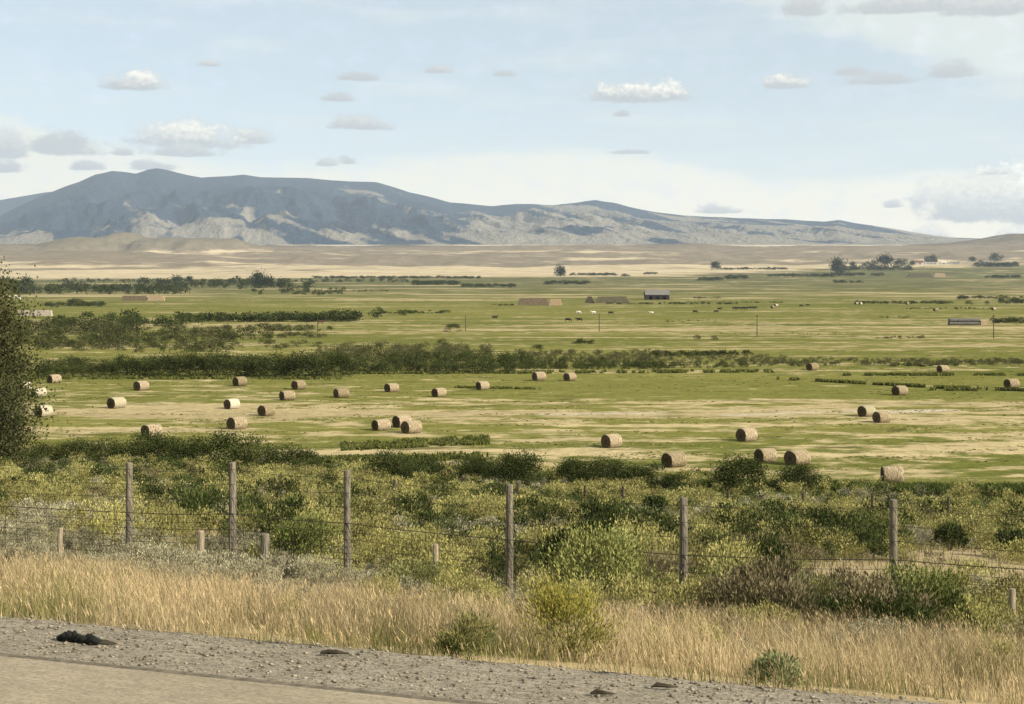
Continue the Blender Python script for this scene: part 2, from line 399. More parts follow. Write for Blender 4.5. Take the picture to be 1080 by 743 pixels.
for a in [(330, 437, 900, 431, 3.2, .38), (540, 454, 800, 449, 2.6, .40), (720, 424, 840, 421, 1.6, .40), (0, 437, 330, 438, 3.0, .22), (860, 440, 1000, 443, 1.8, .35),
          (380, 478, 480, 472, 2.5, .55), (600, 478, 1080, 478, 4, .12), (380, 466, 512, 466, 3.0, -.75), (0, 449, 300, 448, 3, -.22),
          (20, 399, 360, 397, 2.2, -.45), (360, 397, 1080, 396, 2.4, -.35), (480, 407, 830, 405, 4, -.25), (60, 366, 290, 364, 1.6, .30),
          (60, 344, 420, 340, 1.6, .3), (200, 352, 345, 349, 0.9, .35), (420, 349, 1080, 345, 1.2, .34), (560, 343, 1080, 340, 1.0, .25),
          (560, 355, 1080, 356, 1.4, .2), (950, 366, 1080, 364, 1.8, .45), (800, 372, 950, 370, 1.5, .15), (330, 315, 540, 318, 0.6, .4),
          (700, 316, 830, 314.5, 0.5, .45), (950, 318, 1080, 313, 0.6, .4), (1000, 389, 1080, 388, 1.0, .5), (860, 402, 1080, 404, 3, -.2),
          (560, 331, 900, 327, 1.0, .18), (0, 312, 200, 313, 1.0, .3), (660, 411, 1080, 420, 3.0, -.2)]:
    base = base + streak(*a)
base = base - 0.07 * ss(PX, 500, 800) * (yy > 425)
fac[:] = base - 0.08 + 0.45 * (big - 0.5) + 1.0 * (med - 0.5) + 0.30 * (huge - 0.5) + 0.5 * (fbm(X / 16, Y / 3.0, 66, 3) - 0.5)
gcol = np.array([0.098, 0.118, 0.028]); gcol2 = np.array([0.215, 0.205, 0.066]); tcol = np.array([0.40, 0.335, 0.195])
mixg = fbm(X / 120, Y / 30, 81, 3)[..., None]
CA[:] = gcol * (1 - mixg) + gcol2 * mixg
CB[:] = tcol * (0.80 + 0.36 * fbm(X / 90, Y / 14, 83, 3)[..., None])
# far flat: duller green
fa = ss(Y, 900, 2600)[..., None]
CA[:] = CA * (1 - fa) + np.array([0.125, 0.128, 0.058]) * fa
# white mud / stubble patch
wet = streak(560, 437, 700, 435, 0.7, .8) + streak(900, 434, 1010, 432, 1.4, .9) + streak(760, 437, 900, 434, 0.9, .7)
CB[:] = CB * (1 - np.clip(wet, 0, 1)[..., None]) + np.array([0.50, 0.47, 0.40]) * np.clip(wet, 0, 1)[..., None]
fac += wet * 0.7
# slope with brush: olive ground, bare tan patches
sl_ = (q < 133)
setc(sl_, (0.125, 0.14, 0.05), (0.36, 0.29, 0.18))
def bare(PX, PY):
    """share of bare, dry ground on the brush slope (0..1)"""
    b = 1.3 * np.exp(-((PY - 609) / 15) ** 2) * ss(PX, 800, 890) + 0.85 * np.exp(-((PY - 584) / 6) ** 2) * ss(PX, 880, 960) + 0.8 * np.exp(-((PY - 611) / 9) ** 2) * ss(PX, 480, 520) * (1 - ss(PX, 560, 600)) \
        + 0.5 * np.exp(-((PY - 556) / 5) ** 2) * ss(PX, 740, 780) * (1 - ss(PX, 900, 940)) + 0.7 * np.exp(-((PY - 562) / 9) ** 2) * ss(PX, 150, 190) * (1 - ss(PX, 290, 320))
    return np.clip(b, 0, 1)
bm = bare(PX, PY)
fac[sl_] = (0.22 + 0.55 * (fbm(X / 5, Y / 5, 85, 3) - 0.5) + 0.9 * bm)[sl_]
fac[(q < 33)] = (0.62 + 0.4 * (fbm(X / 3, Y / 3, 87, 3) - 0.5))[(q < 33)]
setc(q < 31, (0.17, 0.15, 0.07), (0.40, 0.315, 0.18))
# benches (tan sage steppe)
bl = ss(Y + 900 * (huge - 0.5) - np.interp(PX, [0, 400, 700, 900, 1080], [3500, 3700, 4000, 4900, 5200]), -350, 350)
bl = bl[..., None]
sage = np.array([0.225, 0.19, 0.14]); pale = np.array([0.50, 0.425, 0.29])
CA[:] = CA * (1 - bl) + sage * bl; CB[:] = CB * (1 - bl) + pale * bl
bf = np.interp(PY, [255, 259, 262, 266, 270, 275, 282, 290, 296], [0.1, -0.3, -0.1, 0.35, 0.15, 0.30, 0.62, 0.8, 0.6])
bf = bf + 1.5 * (fbm(X / 1500, Y / 420, 91, 4) - 0.5) + 0.5 * (fbm(X / 300, Y / 260, 93, 3) - 0.5)
fac = fac * (1 - bl[..., 0]) + bf * bl[..., 0]
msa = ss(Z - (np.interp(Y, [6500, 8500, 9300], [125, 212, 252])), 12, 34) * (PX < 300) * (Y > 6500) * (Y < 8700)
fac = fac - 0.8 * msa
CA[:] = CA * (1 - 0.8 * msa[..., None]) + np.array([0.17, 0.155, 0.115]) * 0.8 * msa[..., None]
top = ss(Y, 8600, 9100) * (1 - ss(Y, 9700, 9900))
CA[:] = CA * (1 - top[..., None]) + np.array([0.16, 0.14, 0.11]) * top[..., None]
pd = ss(Y, 9900, 10400)
CA[:] = CA * (1 - pd[..., None]) + np.array([0.30, 0.27, 0.2]) * pd[..., None]; CB[:] = CB * (1 - pd[..., None]) + np.array([0.52, 0.46, 0.35]) * pd[..., None]
fac = np.where(pd > 0.5, 0.75 + 0.5 * (fbm(X / 900, Y / 900, 95, 3) - 0.5), fac)
# mountains: forest vs dry grass
mt = Y > 12200
hgt = (Z - 345)
crz = CAMZ + (HZ - np.interp(PX, SIL[:, 0], SIL[:, 1])) / FPX * 19000 - 345
rel = np.clip(hgt / np.maximum(crz, 60), 0, 1.2)
thr = np.interp(PX, [0, 200, 260, 330, 430, 560, 700, 900, 1080], [0.06, 0.06, 0.20, 0.16, 0.36, 0.50, 0.58, 0.62, 0.85])
spn = ridged(X / 1300 + 0.55 * Y / 2600, Y / 3600, 41, 5) - 0.55
dg = fbm(X / 1700 + 5, (Z + 0.36 * X) / 75, 105, 4, .55) - 0.5
forest = 0.72 + 1.2 * (rel - thr) + 2.6 * dg * ss(PX, 150, 420) - 1.6 * spn * ss(PX, 380, 560) - 0.4 * spn + 2.6 * (fbm(X / 520 + Y / 1100, Y / 1200, 101, 5, .6) - 0.5) + 1.3 * (fbm(X / 190 + Y / 600, Y / 700, 103, 3) - 0.5)
CA[mt] = (0.235, 0.22, 0.185); CB[mt] = (0.028, 0.048, 0.074)  # blue of the distant haze is partly painted into the forest colour
fac = np.where(mt, forest, fac)
fac = np.where(Y > 21600, 0.9, fac)
nr, nc = X.shape
V = np.stack([X, Y, Z], -1).reshape(-1, 3)
idx = np.arange(nr * nc).reshape(nr, nc)
def sub(name, r0, r1, mat):
    i0 = np.searchsorted(YR, r0); i1 = min(np.searchsorted(YR, r1), nr - 1)
    sel = slice(i0, i1 + 1)
    v = np.stack([X[sel], Y[sel], Z[sel]], -1).reshape(-1, 3); n = i1 - i0 + 1
    id_ = np.arange(n * nc).reshape(n, nc)
    F = np.stack([id_[:-1, :-1], id_[:-1, 1:], id_[1:, 1:], id_[1:, :-1]], -1).reshape(-1, 4)
    me = quads(name, v, F, CA[sel].reshape(-1, 3), True, {'Col2': CB[sel].reshape(-1, 3), 'fac': fac[sel].ravel()})
    return tag(obj(name, me, mat), None, None, None, 'structure')
sub('ground', -100, 134, terrainmat('slope_ground', (0.5, 0.5, 0.5), (2.5, 2.5, 2.5), (14, 14, 14), 0.5, 0.4, 0.05))
sub('hay_meadow', 134, 1500, terrainmat('meadow', (0.06, 0.13, 0.1), (0.2, 0.32, 0.3), (0.6, 0.9, 1), 1.9, 1.0, 0.35, True))
sub('valley_floor', 1500, 4200, terrainmat('valley', (0.0025, 0.006, 0.01), (0.009, 0.014, 0.02), (0.03, 0.05, 0.05), 1.5, 0.3, 0.8))
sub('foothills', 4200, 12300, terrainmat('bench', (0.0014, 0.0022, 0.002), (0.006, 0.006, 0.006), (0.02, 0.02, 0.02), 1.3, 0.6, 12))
sub('mountains', 12300, 40000, terrainmat('mountain', (0.0022, 0.0009, 0.002), (0.007, 0.003, 0.006), (0.02, 0.01, 0.02), 1.5, 0.7, 45))

# ------------------------------------------------------------------ road and gravel shoulder
def strip(name, q0, q1, z, mat, t0=-400, t1=400, lip=0.0, wob=0.0, dq=0.25):
    ts = np.unique(np.concatenate([np.linspace(t0, -12, 40), np.arange(-12, 12, 0.06), np.linspace(12, t1, 40)]))
    qs = np.linspace(q0, q1, max(2, int((q1 - q0) / dq)))
    T, Qq = np.meshgrid(ts, qs)
    Qe = Qq.copy()
    if wob: Qe[-1] += wob * (fbm(T[-1] * 2.5, T[-1] * 0, 5, 4) - 0.5)
    x = T * TD[0] + Qe * NQ[0]; y_ = T * TD[1] + Qe * NQ[1]
    zz = np.full_like(x, z)
    if wob: zz = zz + 0.02 * (fbm(T * 9, Qe * 9, 7, 3) - 0.5); zz[-1] -= 0.06
    n, m_ = x.shape; id_ = np.arange(n * m_).reshape(n, m_)
    F = np.stack([id_[:-1, :-1], id_[:-1, 1:], id_[1:, 1:], id_[1:, :-1]], -1).reshape(-1, 4)
    V = np.stack([x, y_, zz], -1).reshape(-1, 3)
    me = quads(name, V, F, None, True)
    return tag(obj(name, me, mat), kind='structure')
def roadmat(name, c1, c2, c3, sc_, bump):
    m, t = newmat(name)
    pos = t.node('ShaderNodeNewGeometry').outputs['Position']
    rot = t.node('ShaderNodeMapping', {}, {'Vector': pos, 'Rotation': (0, 0, math.atan2(0.3256, 0.9455))}).outputs[0]
    n1 = t.noise(t.mul(rot, (1.2, 5, 1)), sc_, 5, 0.65); n2 = t.noise(t.mul(rot, (1, 2.2, 1)), sc_ * 9, 4, 0.7)
    n3 = t.noise(rot, 0.8, 3)
    c = t.mix(t.sstep(n1, 0.35, 0.65), c1 + (1,), c2 + (1,)); c = t.mix(t.sstep(n2, 0.42, 0.68), c, c3 + (1,))
    g = t.m('MULTIPLY', AG, t.m('ADD', 0.8, t.m('MULTIPLY', n3, 0.4))); c = t.mul(c, t.node('ShaderNodeCombineXYZ', {}, {0: g, 1: g, 2: g}).outputs[0])
    p = t.node('ShaderNodeBsdfPrincipled', {}, {'Base Color': c, 'Roughness': 0.95, 'Specular IOR Level': 0.2})
    b = t.node('ShaderNodeBump', {}, {'Strength': bump, 'Distance': 0.02, 'Height': n2}); t.l.new(b.outputs[0], p.inputs['Normal'])
    t.node('ShaderNodeOutputMaterial', {}, {0: p.outputs[0]})
    return m
strip('road', -8, 7.55, 16.10, roadmat('worn_chip_seal', (0.29, 0.25, 0.185), (0.37, 0.32, 0.235), (0.215, 0.185, 0.14), 3.0, 0.5))
strip('road_edge', 7.56, 7.66, 16.085, plain('dark_road_edge', (0.18, 0.155, 0.12), 0.95, 12, 0.5), dq=0.05)
strip('gravel_shoulder', 7.67, 8.62, 16.07, roadmat('shoulder_gravel', (0.31, 0.275, 0.215), (0.45, 0.40, 0.32), (0.13, 0.115, 0.088), 4.0, 1.0), wob=0.45, dq=0.06)
rng = np.random.default_rng(5)
# loose stones
N = 6500
tq = rng.uniform(-9, 7, N); qq = 7.62 + 1.0 * rng.beta(1.3, 1.1, N); sz = 0.005 + 0.013 * rng.random(N) ** 4
ico = np.array([(1, 0, 0), (0, 1, 0), (-1, 0, 0), (0, -1, 0), (0, 0, 1), (0, 0, -1)], float)
icf = np.array([(0, 1, 4), (1, 2, 4), (2, 3, 4), (3, 0, 4), (1, 0, 5), (2, 1, 5), (3, 2, 5), (0, 3, 5)])
ang = rng.uniform(0, 6.28, N); ca, sa = np.cos(ang), np.sin(ang)
sv = ico[None] * (sz[:, None, None] * (0.7 + 0.6 * rng.random((N, 6, 1)))) * np.array([1.3, 1.0, 0.6])
vx = sv[..., 0] * ca[:, None] - sv[..., 1] * sa[:, None]; vy = sv[..., 0] * sa[:, None] + sv[..., 1] * ca[:, None]
cx = tq * TD[0] + qq * NQ[0]; cy = tq * TD[1] + qq * NQ[1]
V = np.stack([vx + cx[:, None], vy + cy[:, None], sv[..., 2] + 16.075], -1).reshape(-1, 3)
F = (icf[None] + 6 * np.arange(N)[:, None, None]).reshape(-1, 3)
sc_c = (np.array([0.30, 0.265, 0.21])[None] * (0.5 + 0.75 * rng.random((N, 1)))).repeat(6, 0)
tag(obj('gravel', quads('gravel', V, F, sc_c), leafmat('stone', 0.0)), 'loose pale grey gravel strewn along the road shoulder', 'gravel', None, 'stuff')

# ------------------------------------------------------------------ foliage
def unit(v): return v / (np.linalg.norm(v, axis=-1, keepdims=True) + 1e-9)
def leafV(C, D, L, W, rng):
    S = unit(np.cross(D, unit(rng.normal(size=D.shape))))
    L = np.asarray(L).reshape(-1, 1); W = np.asarray(W).reshape(-1, 1)
    return np.stack([C, C + D * L * .5 + S * W * .5, C + D * L, C + D * L * .5 - S * W * .5], 1)
def shrubT(seed, n, rad=0.6, clumps=14, spread=0.17, L=0.09, W=0.05, cols=((.1, .12, .04),), upw=0.5, low=0.12, tipcol=None, gap=0.0):
    """unit-high shrub: (n,4,3) leaf quads and (n,3) colours"""
    rg = np.random.default_rng(seed)
    th = rg.uniform(0, 6.283, clumps); hh = rg.uniform(low, 0.86, clumps) ** 0.8
    rr = rad * np.sqrt(np.clip(1 - (hh / 0.98) ** 2.2, 0.05, 1)) * rg.uniform(0.25, 0.92, clumps) ** 0.6
    cc = np.stack([rr * np.cos(th), rr * np.sin(th), hh], -1)
    cs = rg.uniform(0.65, 1.35, clumps)
    ci = rg.choice(clumps, n, p=cs / cs.sum())
    P = cc[ci] + rg.normal(size=(n, 3)) * (spread * cs[ci])[:, None] * np.array([1, 1, 0.75])
    P[:, 2] = np.abs(P[:, 2])
    D = unit((P - np.array([0, 0, 0.15])) * np.array([1, 1, .8]) + rg.normal(size=(n, 3)) * 0.35 + np.array([0, 0, upw]))
    sz = rg.uniform(0.6, 1.5, n)
    V = leafV(P, D, L * sz, W * sz, rg)
    cols = np.array(cols); cl = cols[rg.integers(0, len(cols), clumps)] * rg.uniform(0.72, 1.3, (clumps, 1))
    c = cl[ci] * rg.uniform(0.86, 1.16, (n, 1))
    if tipcol is not None:
        tp = (P[:, 2] > 0.45 * np.max(P[:, 2])) & (rg.random(n) < 0.75)
        c[tp] = np.array(tipcol) * rg.uniform(0.8, 1.2, (tp.sum(), 1))
    return V, c
def place(temps, pos, size, rng, tint=0.2, hs=None):
    """merge many shrubs into one array"""
    Vs = []; Cs = []
    which = rng.integers(0, len(temps), len(pos))
    rz = rng.uniform(0, 6.283, len(pos)); tn = rng.uniform(1 - tint, 1 + tint, len(pos))
    hs = np.ones(len(pos)) if hs is None else hs
    for k, (V, c) in enumerate(temps):
        s = np.where(which == k)[0]
        if not len(s): continue
        ca, sa = np.cos(rz[s]), np.sin(rz[s])
        x = V[None, ..., 0] * ca[:, None, None] - V[None, ..., 1] * sa[:, None, None]
        y = V[None, ..., 0] * sa[:, None, None] + V[None, ..., 1] * ca[:, None, None]
        z = np.broadcast_to(V[None, ..., 2], x.shape) * hs[s][:, None, None]
        W = np.stack([x, y, z], -1) * size[s][:, None, None, None] + pos[s][:, None, None, :]
        Vs.append(W.reshape(-1, 3))
        cc = (c[None] * tn[s][:, None, None]).reshape(-1, 3)
        Cs.append(np.repeat(cc, 4, 0))
    return np.concatenate(Vs), np.concatenate(Cs)
def leafobj(name, V, C, mat, parent=None, loc=None):
    F = np.arange(len(V)).reshape(-1, 4)
    return obj(name, quads(name, V, F, C), mat, parent, loc)
def tmesh(name, T):
    V, c = T
    F = np.arange(len(V) * 4).reshape(-1, 4)
    me = quads(name, V.reshape(-1, 3), F, np.repeat(c, 4, 0)); me.materials.append(M_LEAF); return me

OLV = ((.35, .33, .10), (.27, .27, .08), (.42, .38, .15), (.13, .15, .045))
DRK = ((.050, .068, .022), (.036, .052, .017), (.075, .09, .032))
SAG = ((.32, .30, .20), (.24, .23, .155), (.37, .345, .235))
BRN = ((.19, .16, .09), (.23, .20, .12), (.14, .12, .07))
# --- brush slope beyond the game fence
def brush_points(n, ymin, ymax, rng):
    y = np.sqrt(rng.uniform(ymin ** 2, ymax ** 2, n)); x = rng.uniform(-0.5, 0.5, n) * y
    z = H(x, y); px, py = proj(x, y, z); qq = Q(x, y)
    keep = (qq > 32.0) & (qq < 130) & (rng.random(n) > 0.97 * np.maximum(np.maximum(bare(px, py), bare(px, py - 13)), 0.8 * bare(px, py - 24))) & (fbm(x / 3.1, y / 3.1, 111, 2) + rng.uniform(-.2, .2, n) > 0.33)
    return x[keep], y[keep], z[keep], px[keep], py[keep]
TN = {}
for nm, cols, kw in (('o', OLV, dict(tipcol=(.335, .315, .125))), ('d', DRK, {}), ('s', SAG, {}), ('b', BRN, {})):
    TN[nm] = [shrubT(200 + i + ord(nm), 1500, 0.62, 26, 0.085, 0.060, 0.020, cols, upw=0.8, **kw) for i in range(4)]
    TN[nm + 'm'] = [shrubT(300 + i + ord(nm), 640, 0.66, 20, 0.11, 0.075, 0.032, cols, upw=0.7, **kw) for i in range(4)]
    TN[nm + 'f'] = [shrubT(400 + i + ord(nm), 300, 0.72, 15, 0.13, 0.10, 0.055, cols, upw=0.7, **kw) for i in range(4)]
Vb = []; Cb = []
for (y0, y1, n, suf) in ((30, 50, 900, ''), (50, 80, 2300, 'm'), (80, 152, 6000, 'f')):
    x, y_, z, px, py = brush_points(n, y0, y1, rng)
    sel = fbm(x / 4.5, y_ / 4.5, 115, 2) + rng.uniform(-.12, .12, len(x)); sgp = fbm(x / 9, y_ / 9, 119, 2) + rng.uniform(-.1, .1, len(x))
    qq = Q(x, y_)
    kind = np.where(sel < 0.37, 'd', 'o'); kind = np.where(sgp > 0.66, 's', kind); kind = np.where(sgp < 0.24, 'b', kind)
    kind = np.where((qq < 38) & (px < 420) & (rng.random(len(x)) < 0.7), 's', kind)
    for kd in 'odsb':
        s = kind == kd
        if s.sum() == 0: continue
        size = (0.45 + 0.95 * rng.random(s.sum()) ** 1.6) * (1.15 - 0.28 * ss(y_[s], 50, 110)) * {'o': 1.0, 'd': 1.2, 's': 0.75, 'b': 0.9}[kd]
        V, C = place(TN[kd + suf], np.stack([x[s], y_[s], z[s] - 0.05], -1), size, rng, 0.38)
        Vb.append(V); Cb.append(C)
tag(leafobj('brush', np.concatenate(Vb), np.concatenate(Cb), M_LEAF), 'low olive and grey brush covering the slope beyond the tall wire fence', 'brush', None, 'stuff')
# low forbs and grass between the shrubs
def blades(x, y, z, h, wdt, cols, rng, lean=0.35):
    n = len(x); a = rng.uniform(0, 6.283, n); ln = rng.normal(0, lean, (n, 2)) * h[:, None] + np.array([-0.10, 0.02]) * h[:, None]
    s = np.stack([np.cos(a), np.sin(a), 0 * a], -1) * wdt[:, None]
    b = np.stack([x, y, z], -1); m = b + np.stack([ln[:, 0] * .4, ln[:, 1] * .4, h * .6], -1); t = b + np.stack([ln[:, 0], ln[:, 1], h], -1)
    V = np.stack([b - s, b + s, m + s * .7, m - s * .7, t], 1).reshape(-1, 3)
    i = 5 * np.arange(n)[:, None]
    F = np.concatenate([i + np.array([0, 1, 2, 3]), i + np.array([3, 2, 4, 4])], 0)
    C = np.repeat(cols, 5, 0)
    return V, F, C
def bladeobj(name, V, F, C, mat):
    quad = F[F[:, 2] != F[:, 3]]; tri = F[F[:, 2] == F[:, 3]][:, :3]
    # tips as thin quads (the last corner split off a hair) keep one face size
    n = len(V); V2 = V[tri[:, 2]] + np.array([0.0008, 0, 0]); 
    F2 = np.concatenate([tri, (n + np.arange(len(tri)))[:, None]], 1)
    return obj(name, quads(name, np.concatenate([V, V2]), np.concatenate([quad, F2]), np.concatenate([C, C[tri[:, 2]]])), mat)
n = 60000
y_ = np.sqrt(rng.uniform(31 ** 2, 100 ** 2, n)); x = rng.uniform(-0.46, 0.46, n) * y_; z = H(x, y_); px, py = proj(x, y_, z); qq = Q(x, y_)
k = (qq > 31) & (rng.random(n) > 0.9 * np.maximum(bare(px, py), bare(px, py - 8))); x, y_, z = x[k], y_[k], z[k]
cc = np.array([(.21, .215, .075), (.30, .26, .13), (.36, .29, .16)])[rng.integers(0, 3, len(x))] * rng.uniform(.7, 1.2, (len(x), 1))
V, F, C = blades(x, y_, z, rng.uniform(.15, .5, len(x)), 0.008 + y_ * 0.00022, cc, rng)
tag(bladeobj('slope_grass', V, F, C, M_GRASS), 'sparse green and straw grass between the brush below the fence', 'grass', None, 'stuff')

# --- dry verge grass between road and fence
n = 420000
qv = 8.45 + (33.5 - 8.45) * rng.random(n) ** 0.8
tv = rng.uniform(-1, 1, n) * (5 + 0.52 * qv)
x = tv * TD[0] + qv * NQ[0] + 0.28 * 0 ; y_ = tv * TD[1] + qv * NQ[1]
cl = fbm(x * 1.1, y_ * 1.1, 131, 3) + 0.25 * (vn(x * 5, y_ * 5, 137) - .5)
k = (rng.random(n) < ss(cl, 0.28, 0.55) + 0.10) & (y_ > 7); x, y_, qv, cl = x[k], y_[k], qv[k], cl[k]
z = H(x, y_); px, py = proj(x, y_, z)
tn = fbm(x / 2.2, y_ / 2.2, 133, 3)
cA = np.array([.62, .50, .30]); cB = np.array([.42, .345, .205]); cG = np.array([.22, .22, .08])
cols = cA + (cB - cA) * ss(tn, .35, .65)[:, None]
gr = (fbm(x / 1.3, y_ / 1.3, 139, 2) + 0.2 * (qv < 11) + rng.uniform(-.15, .15, len(x))) > 0.72
cols[gr] = cG; cols = cols * rng.uniform(.7, 1.22, (len(x), 1))
hh = rng.uniform(.10, .50, len(x)) ** 1.0 * (0.06 + 1.15 * ss(cl, .25, .75)) * (0.42 + 0.58 * ss(qv, 8.4, 11.5)) * (1 - 0.55 * ss(qv, 19, 29))
dk = (fbm(x / 1.7, y_ / 1.7, 151, 3) > .60); cols[dk] *= .72
V, F, C = blades(x, y_, z - 0.02, hh, 0.0013 + y_ * 0.00013, cols, rng, 0.3)
tag(bladeobj('verge_grass', V, F, C, M_GRASS), 'straw coloured dry grass on the verge between gravel shoulder and fence', 'grass', None, 'stuff')
# fluffy seed heads
k = rng.random(len(x)) < 0.22
xs, ys, zs, hs_ = x[k], y_[k], z[k], hh[k]
D = unit(np.stack([rng.normal(-.2, .3, k.sum()), rng.normal(0, .3, k.sum()), np.ones(k.sum())], -1))
V = leafV(np.stack([xs, ys, zs + hs_ * 0.85], -1), D, 0.07 * np.ones(k.sum()), 0.004 + ys * 0.0003, rng)
tag(leafobj('seed_heads', V.reshape(-1, 3), np.repeat(np.array([.53, .41, .24]) * rng.uniform(.8, 1.15, (k.sum(), 1)), 4, 0), M_GRASS), 'pale feathery seed heads standing over the verge grass', 'grass', None, 'stuff')

# --- sage and weeds in the verge in front of the fence
def scatter_patch(px0, px1, q0, q1, n):
    pxs = rng.uniform(px0, px1, n); qs = rng.uniform(q0, q1, n); u = (pxs - 540) / FPX
    yv = qs / (NQ[1] + NQ[0] * u); xv = u * yv
    return np.stack([xv, yv, H(xv, yv) - 0.03], -1)
Vb = []; Cb = []
for (a, b, q0, q1, n, kd, s0, s1) in ((20, 420, 27.0, 31.5, 95, 's', .5, .95), (-150, 20, 27, 32, 20, 's', .4, .8), (420, 700, 28.5, 32, 26, 's', .4, .75), (330, 470, 27, 31, 10, 'o', .6, .9),
                              (620, 780, 26, 31, 16, 'b', .5, 1.0), (760, 960, 22, 29, 14, 'b', .6, 1.1), (760, 960, 21, 29, 16, 'o', .5, .9), (-100, 1200, 14, 28, 70, 's', .22, .5), (-100, 1200, 11, 27, 40, 'o', .15, .42), (560, 1200, 20, 30, 40, 'o', .6, 1.1), (780, 960, 20, 25, 16, 'b', .8, 1.35), (700, 1100, 19, 27, 16, 'd', .6, 1.1), (430, 700, 20, 28, 16, 'o', .5, .9), (-60, 420, 23, 28, 40, 's', .4, .75), (380, 560, 20, 28, 22, 's', .35, .6), (100, 420, 22, 28, 26, 's', .25, .5), (380, 900, 18, 27, 34, 'o', .3, .65), (560, 1100, 18, 27, 26, 'b', .3, .6), (660, 930, 24, 31, 16, 'o', .6, 1.1), (900, 1200, 25, 31, 24, 'o', .6, 1.1), (940, 1200, 26, 30, 12, 's', .5, .8)):
    P = scatter_patch(a, b, q0, q1, n)
    V, C = place(TN[kd], P, rng.uniform(s0, s1, n), rng, 0.2); Vb.append(V); Cb.append(C)
tag(leafobj('sagebrush', np.concatenate(Vb), np.concatenate(Cb), M_LEAF), 'grey sage and brown weeds along the foot of the tall fence', 'sagebrush', None, 'stuff')

# --- named bushes of the foreground (things): foliage + stems
def bush(name, label, cat, px, py_or_q, wpx, hpx, cols, seed, nl=3500, tip=None, use_q=False, group=None, leaf=(0.06, 0.022), clumps=34, spread=.12, upw=.7):
    x, y, z = onq(px, py_or_q) if use_q else gp(px, py_or_q)
    wm = wpx / FPX * y; hm = hpx / FPX * y
    e = empty(name, (x, y, z))
    V, c = shrubT(seed, int(nl * 1.6), wm / hm / 2 * 0.92, clumps, spread, leaf[0] / hm, leaf[1] / hm, cols, upw=upw, tipcol=tip)
    leafobj('foliage', V.reshape(-1, 3) * hm, np.repeat(c, 4, 0), M_LEAF, e)
    mb = MB(); rg = random.Random(seed)
    for k in range(9):
        a = rg.uniform(0, 6.28); r = wm * .36 * rg.uniform(.3, 1); h = hm * rg.uniform(.6, .85)
        mb.tube([(0.03 * math.cos(a), 0.03 * math.sin(a), -0.05), (r * .45 * math.cos(a), r * .45 * math.sin(a), h * .5), (r * math.cos(a), r * math.sin(a), h)], [hm * .014, hm * .009, hm * .004], 5)
    obj('stems', mb.mesh('stems'), M_BARK, e)
    tag(e, label, cat, group)
    return e
YG = ((.20, .21, .055), (.16, .175, .048), (.26, .25, .075)); MG = ((.13, .15, .05), (.17, .185, .06), (.09, .11, .038))
GW = ((.20, .21, .085), (.17, .185, .07), (.25, .25, .11))
bush('rabbitbrush', 'yellow topped green bush at the edge of the gravel, right of centre', 'bush', 600, 11.2, 96, 74, YG, 1, 4200, (.34, .31, .07), True, leaf=(.032, .008), clumps=18, spread=.15)
bush('weed_clump', 'low green weed sprawling over the gravel edge, left of the yellow topped bush', 'weed', 487, 9.3, 82, 42, MG, 2, 2300, (.24, .22, .09), True, leaf=(.026, .007), clumps=10, spread=.16)
bush('weed_clump', 'small pale green weed at the gravel edge right of the yellow topped bush', 'weed', 822, 9.3, 56, 36, ((.25, .27, .14), (.21, .235, .11)), 3, 1500, None, True, leaf=(.03, .009), clumps=16)
bush('green_bush', 'rounded bright green bush in the dry grass near the right edge', 'bush', 972, 22.5, 130, 86, MG, 4, 5200, (.19, .22, .07), True, leaf=(.055, .022))
bush('green_bush', 'light green bush in dry grass to the left of the middle fence post', 'bush', 440, 24, 84, 56, GW, 5, 3000, None, True, leaf=(.05, .018))
bush('green_bush', 'dark based leafy bush between the fourth and fifth tall fence posts', 'bush', 632, 27.5, 120, 92, ((.16, .19, .055), (.09, .12, .035), (.21, .225, .08)), 6, 5200, (.27, .28, .10), True, leaf=(.07, .028))
bush('dead_bush', 'twiggy brown bush in the dry grass left of the rounded green bush', 'bush', 862, 23.0, 112, 70, BRN, 7, 4200, (.13, .15, .05), True, leaf=(.07, .012), upw=1.2)
bush('green_bush', 'olive bush standing just left of the fifth tall fence post', 'bush', 768, 30, 90, 62, GW, 8, 3300, None, True, leaf=(.07, .026))
bush('sagebrush', 'large pale grey sage mound in front of the third tall fence post', 'bush', 395, 26.5, 64, 34, SAG, 31, 2600, None, True, leaf=(.05, .014))
bush('sagebrush', 'pale grey sage mound between the short post and the second tall post', 'bush', 232, 26.5, 56, 28, SAG, 32, 2200, None, True, leaf=(.05, .014))
bush('sagebrush', 'wide grey sage mound in the grass left of the first tall post', 'bush', 96, 27, 84, 30, SAG, 33, 2600, None, True, leaf=(.05, .014))
bush('brown_bush', 'greyish brown bare looking bush beyond the wire near the fifth tall post', 'bush', 702, 36, 70, 48, BRN, 9, 2600, None, True, leaf=(.09, .016), upw=1.0)
bush('green_bush', 'leafy olive bush behind the stub post left of the third tall post', 'bush', 318, 34, 96, 66, ((.09, .12, .035), (.14, .17, .05), (.19, .2, .07)), 10, 4200, None, True, leaf=(.08, .03))
bush('green_bush', 'dark bush low in the brush beyond the tall post at the far right', 'bush', 1002, 70, 40, 26, DRK, 12, 1400, None, True, leaf=(.12, .06))
bush('green_bush', 'dark bush low in the brush near the right picture edge beyond the fence', 'bush', 1066, 66, 44, 28, DRK, 13, 1400, None, True, leaf=(.12, .06))
bush('green_bush', 'dark bush in the brush between the fourth and fifth tall posts', 'bush', 690, 88, 40, 24, DRK, 14, 1300, None, True, leaf=(.14, .07))
bush('green_bush', 'rounded leafy bush of the brush slope under the second cluster of bales', 'bush', 884, 74, 46, 28, OLV, 15, 1400, None, True, leaf=(.13, .06))

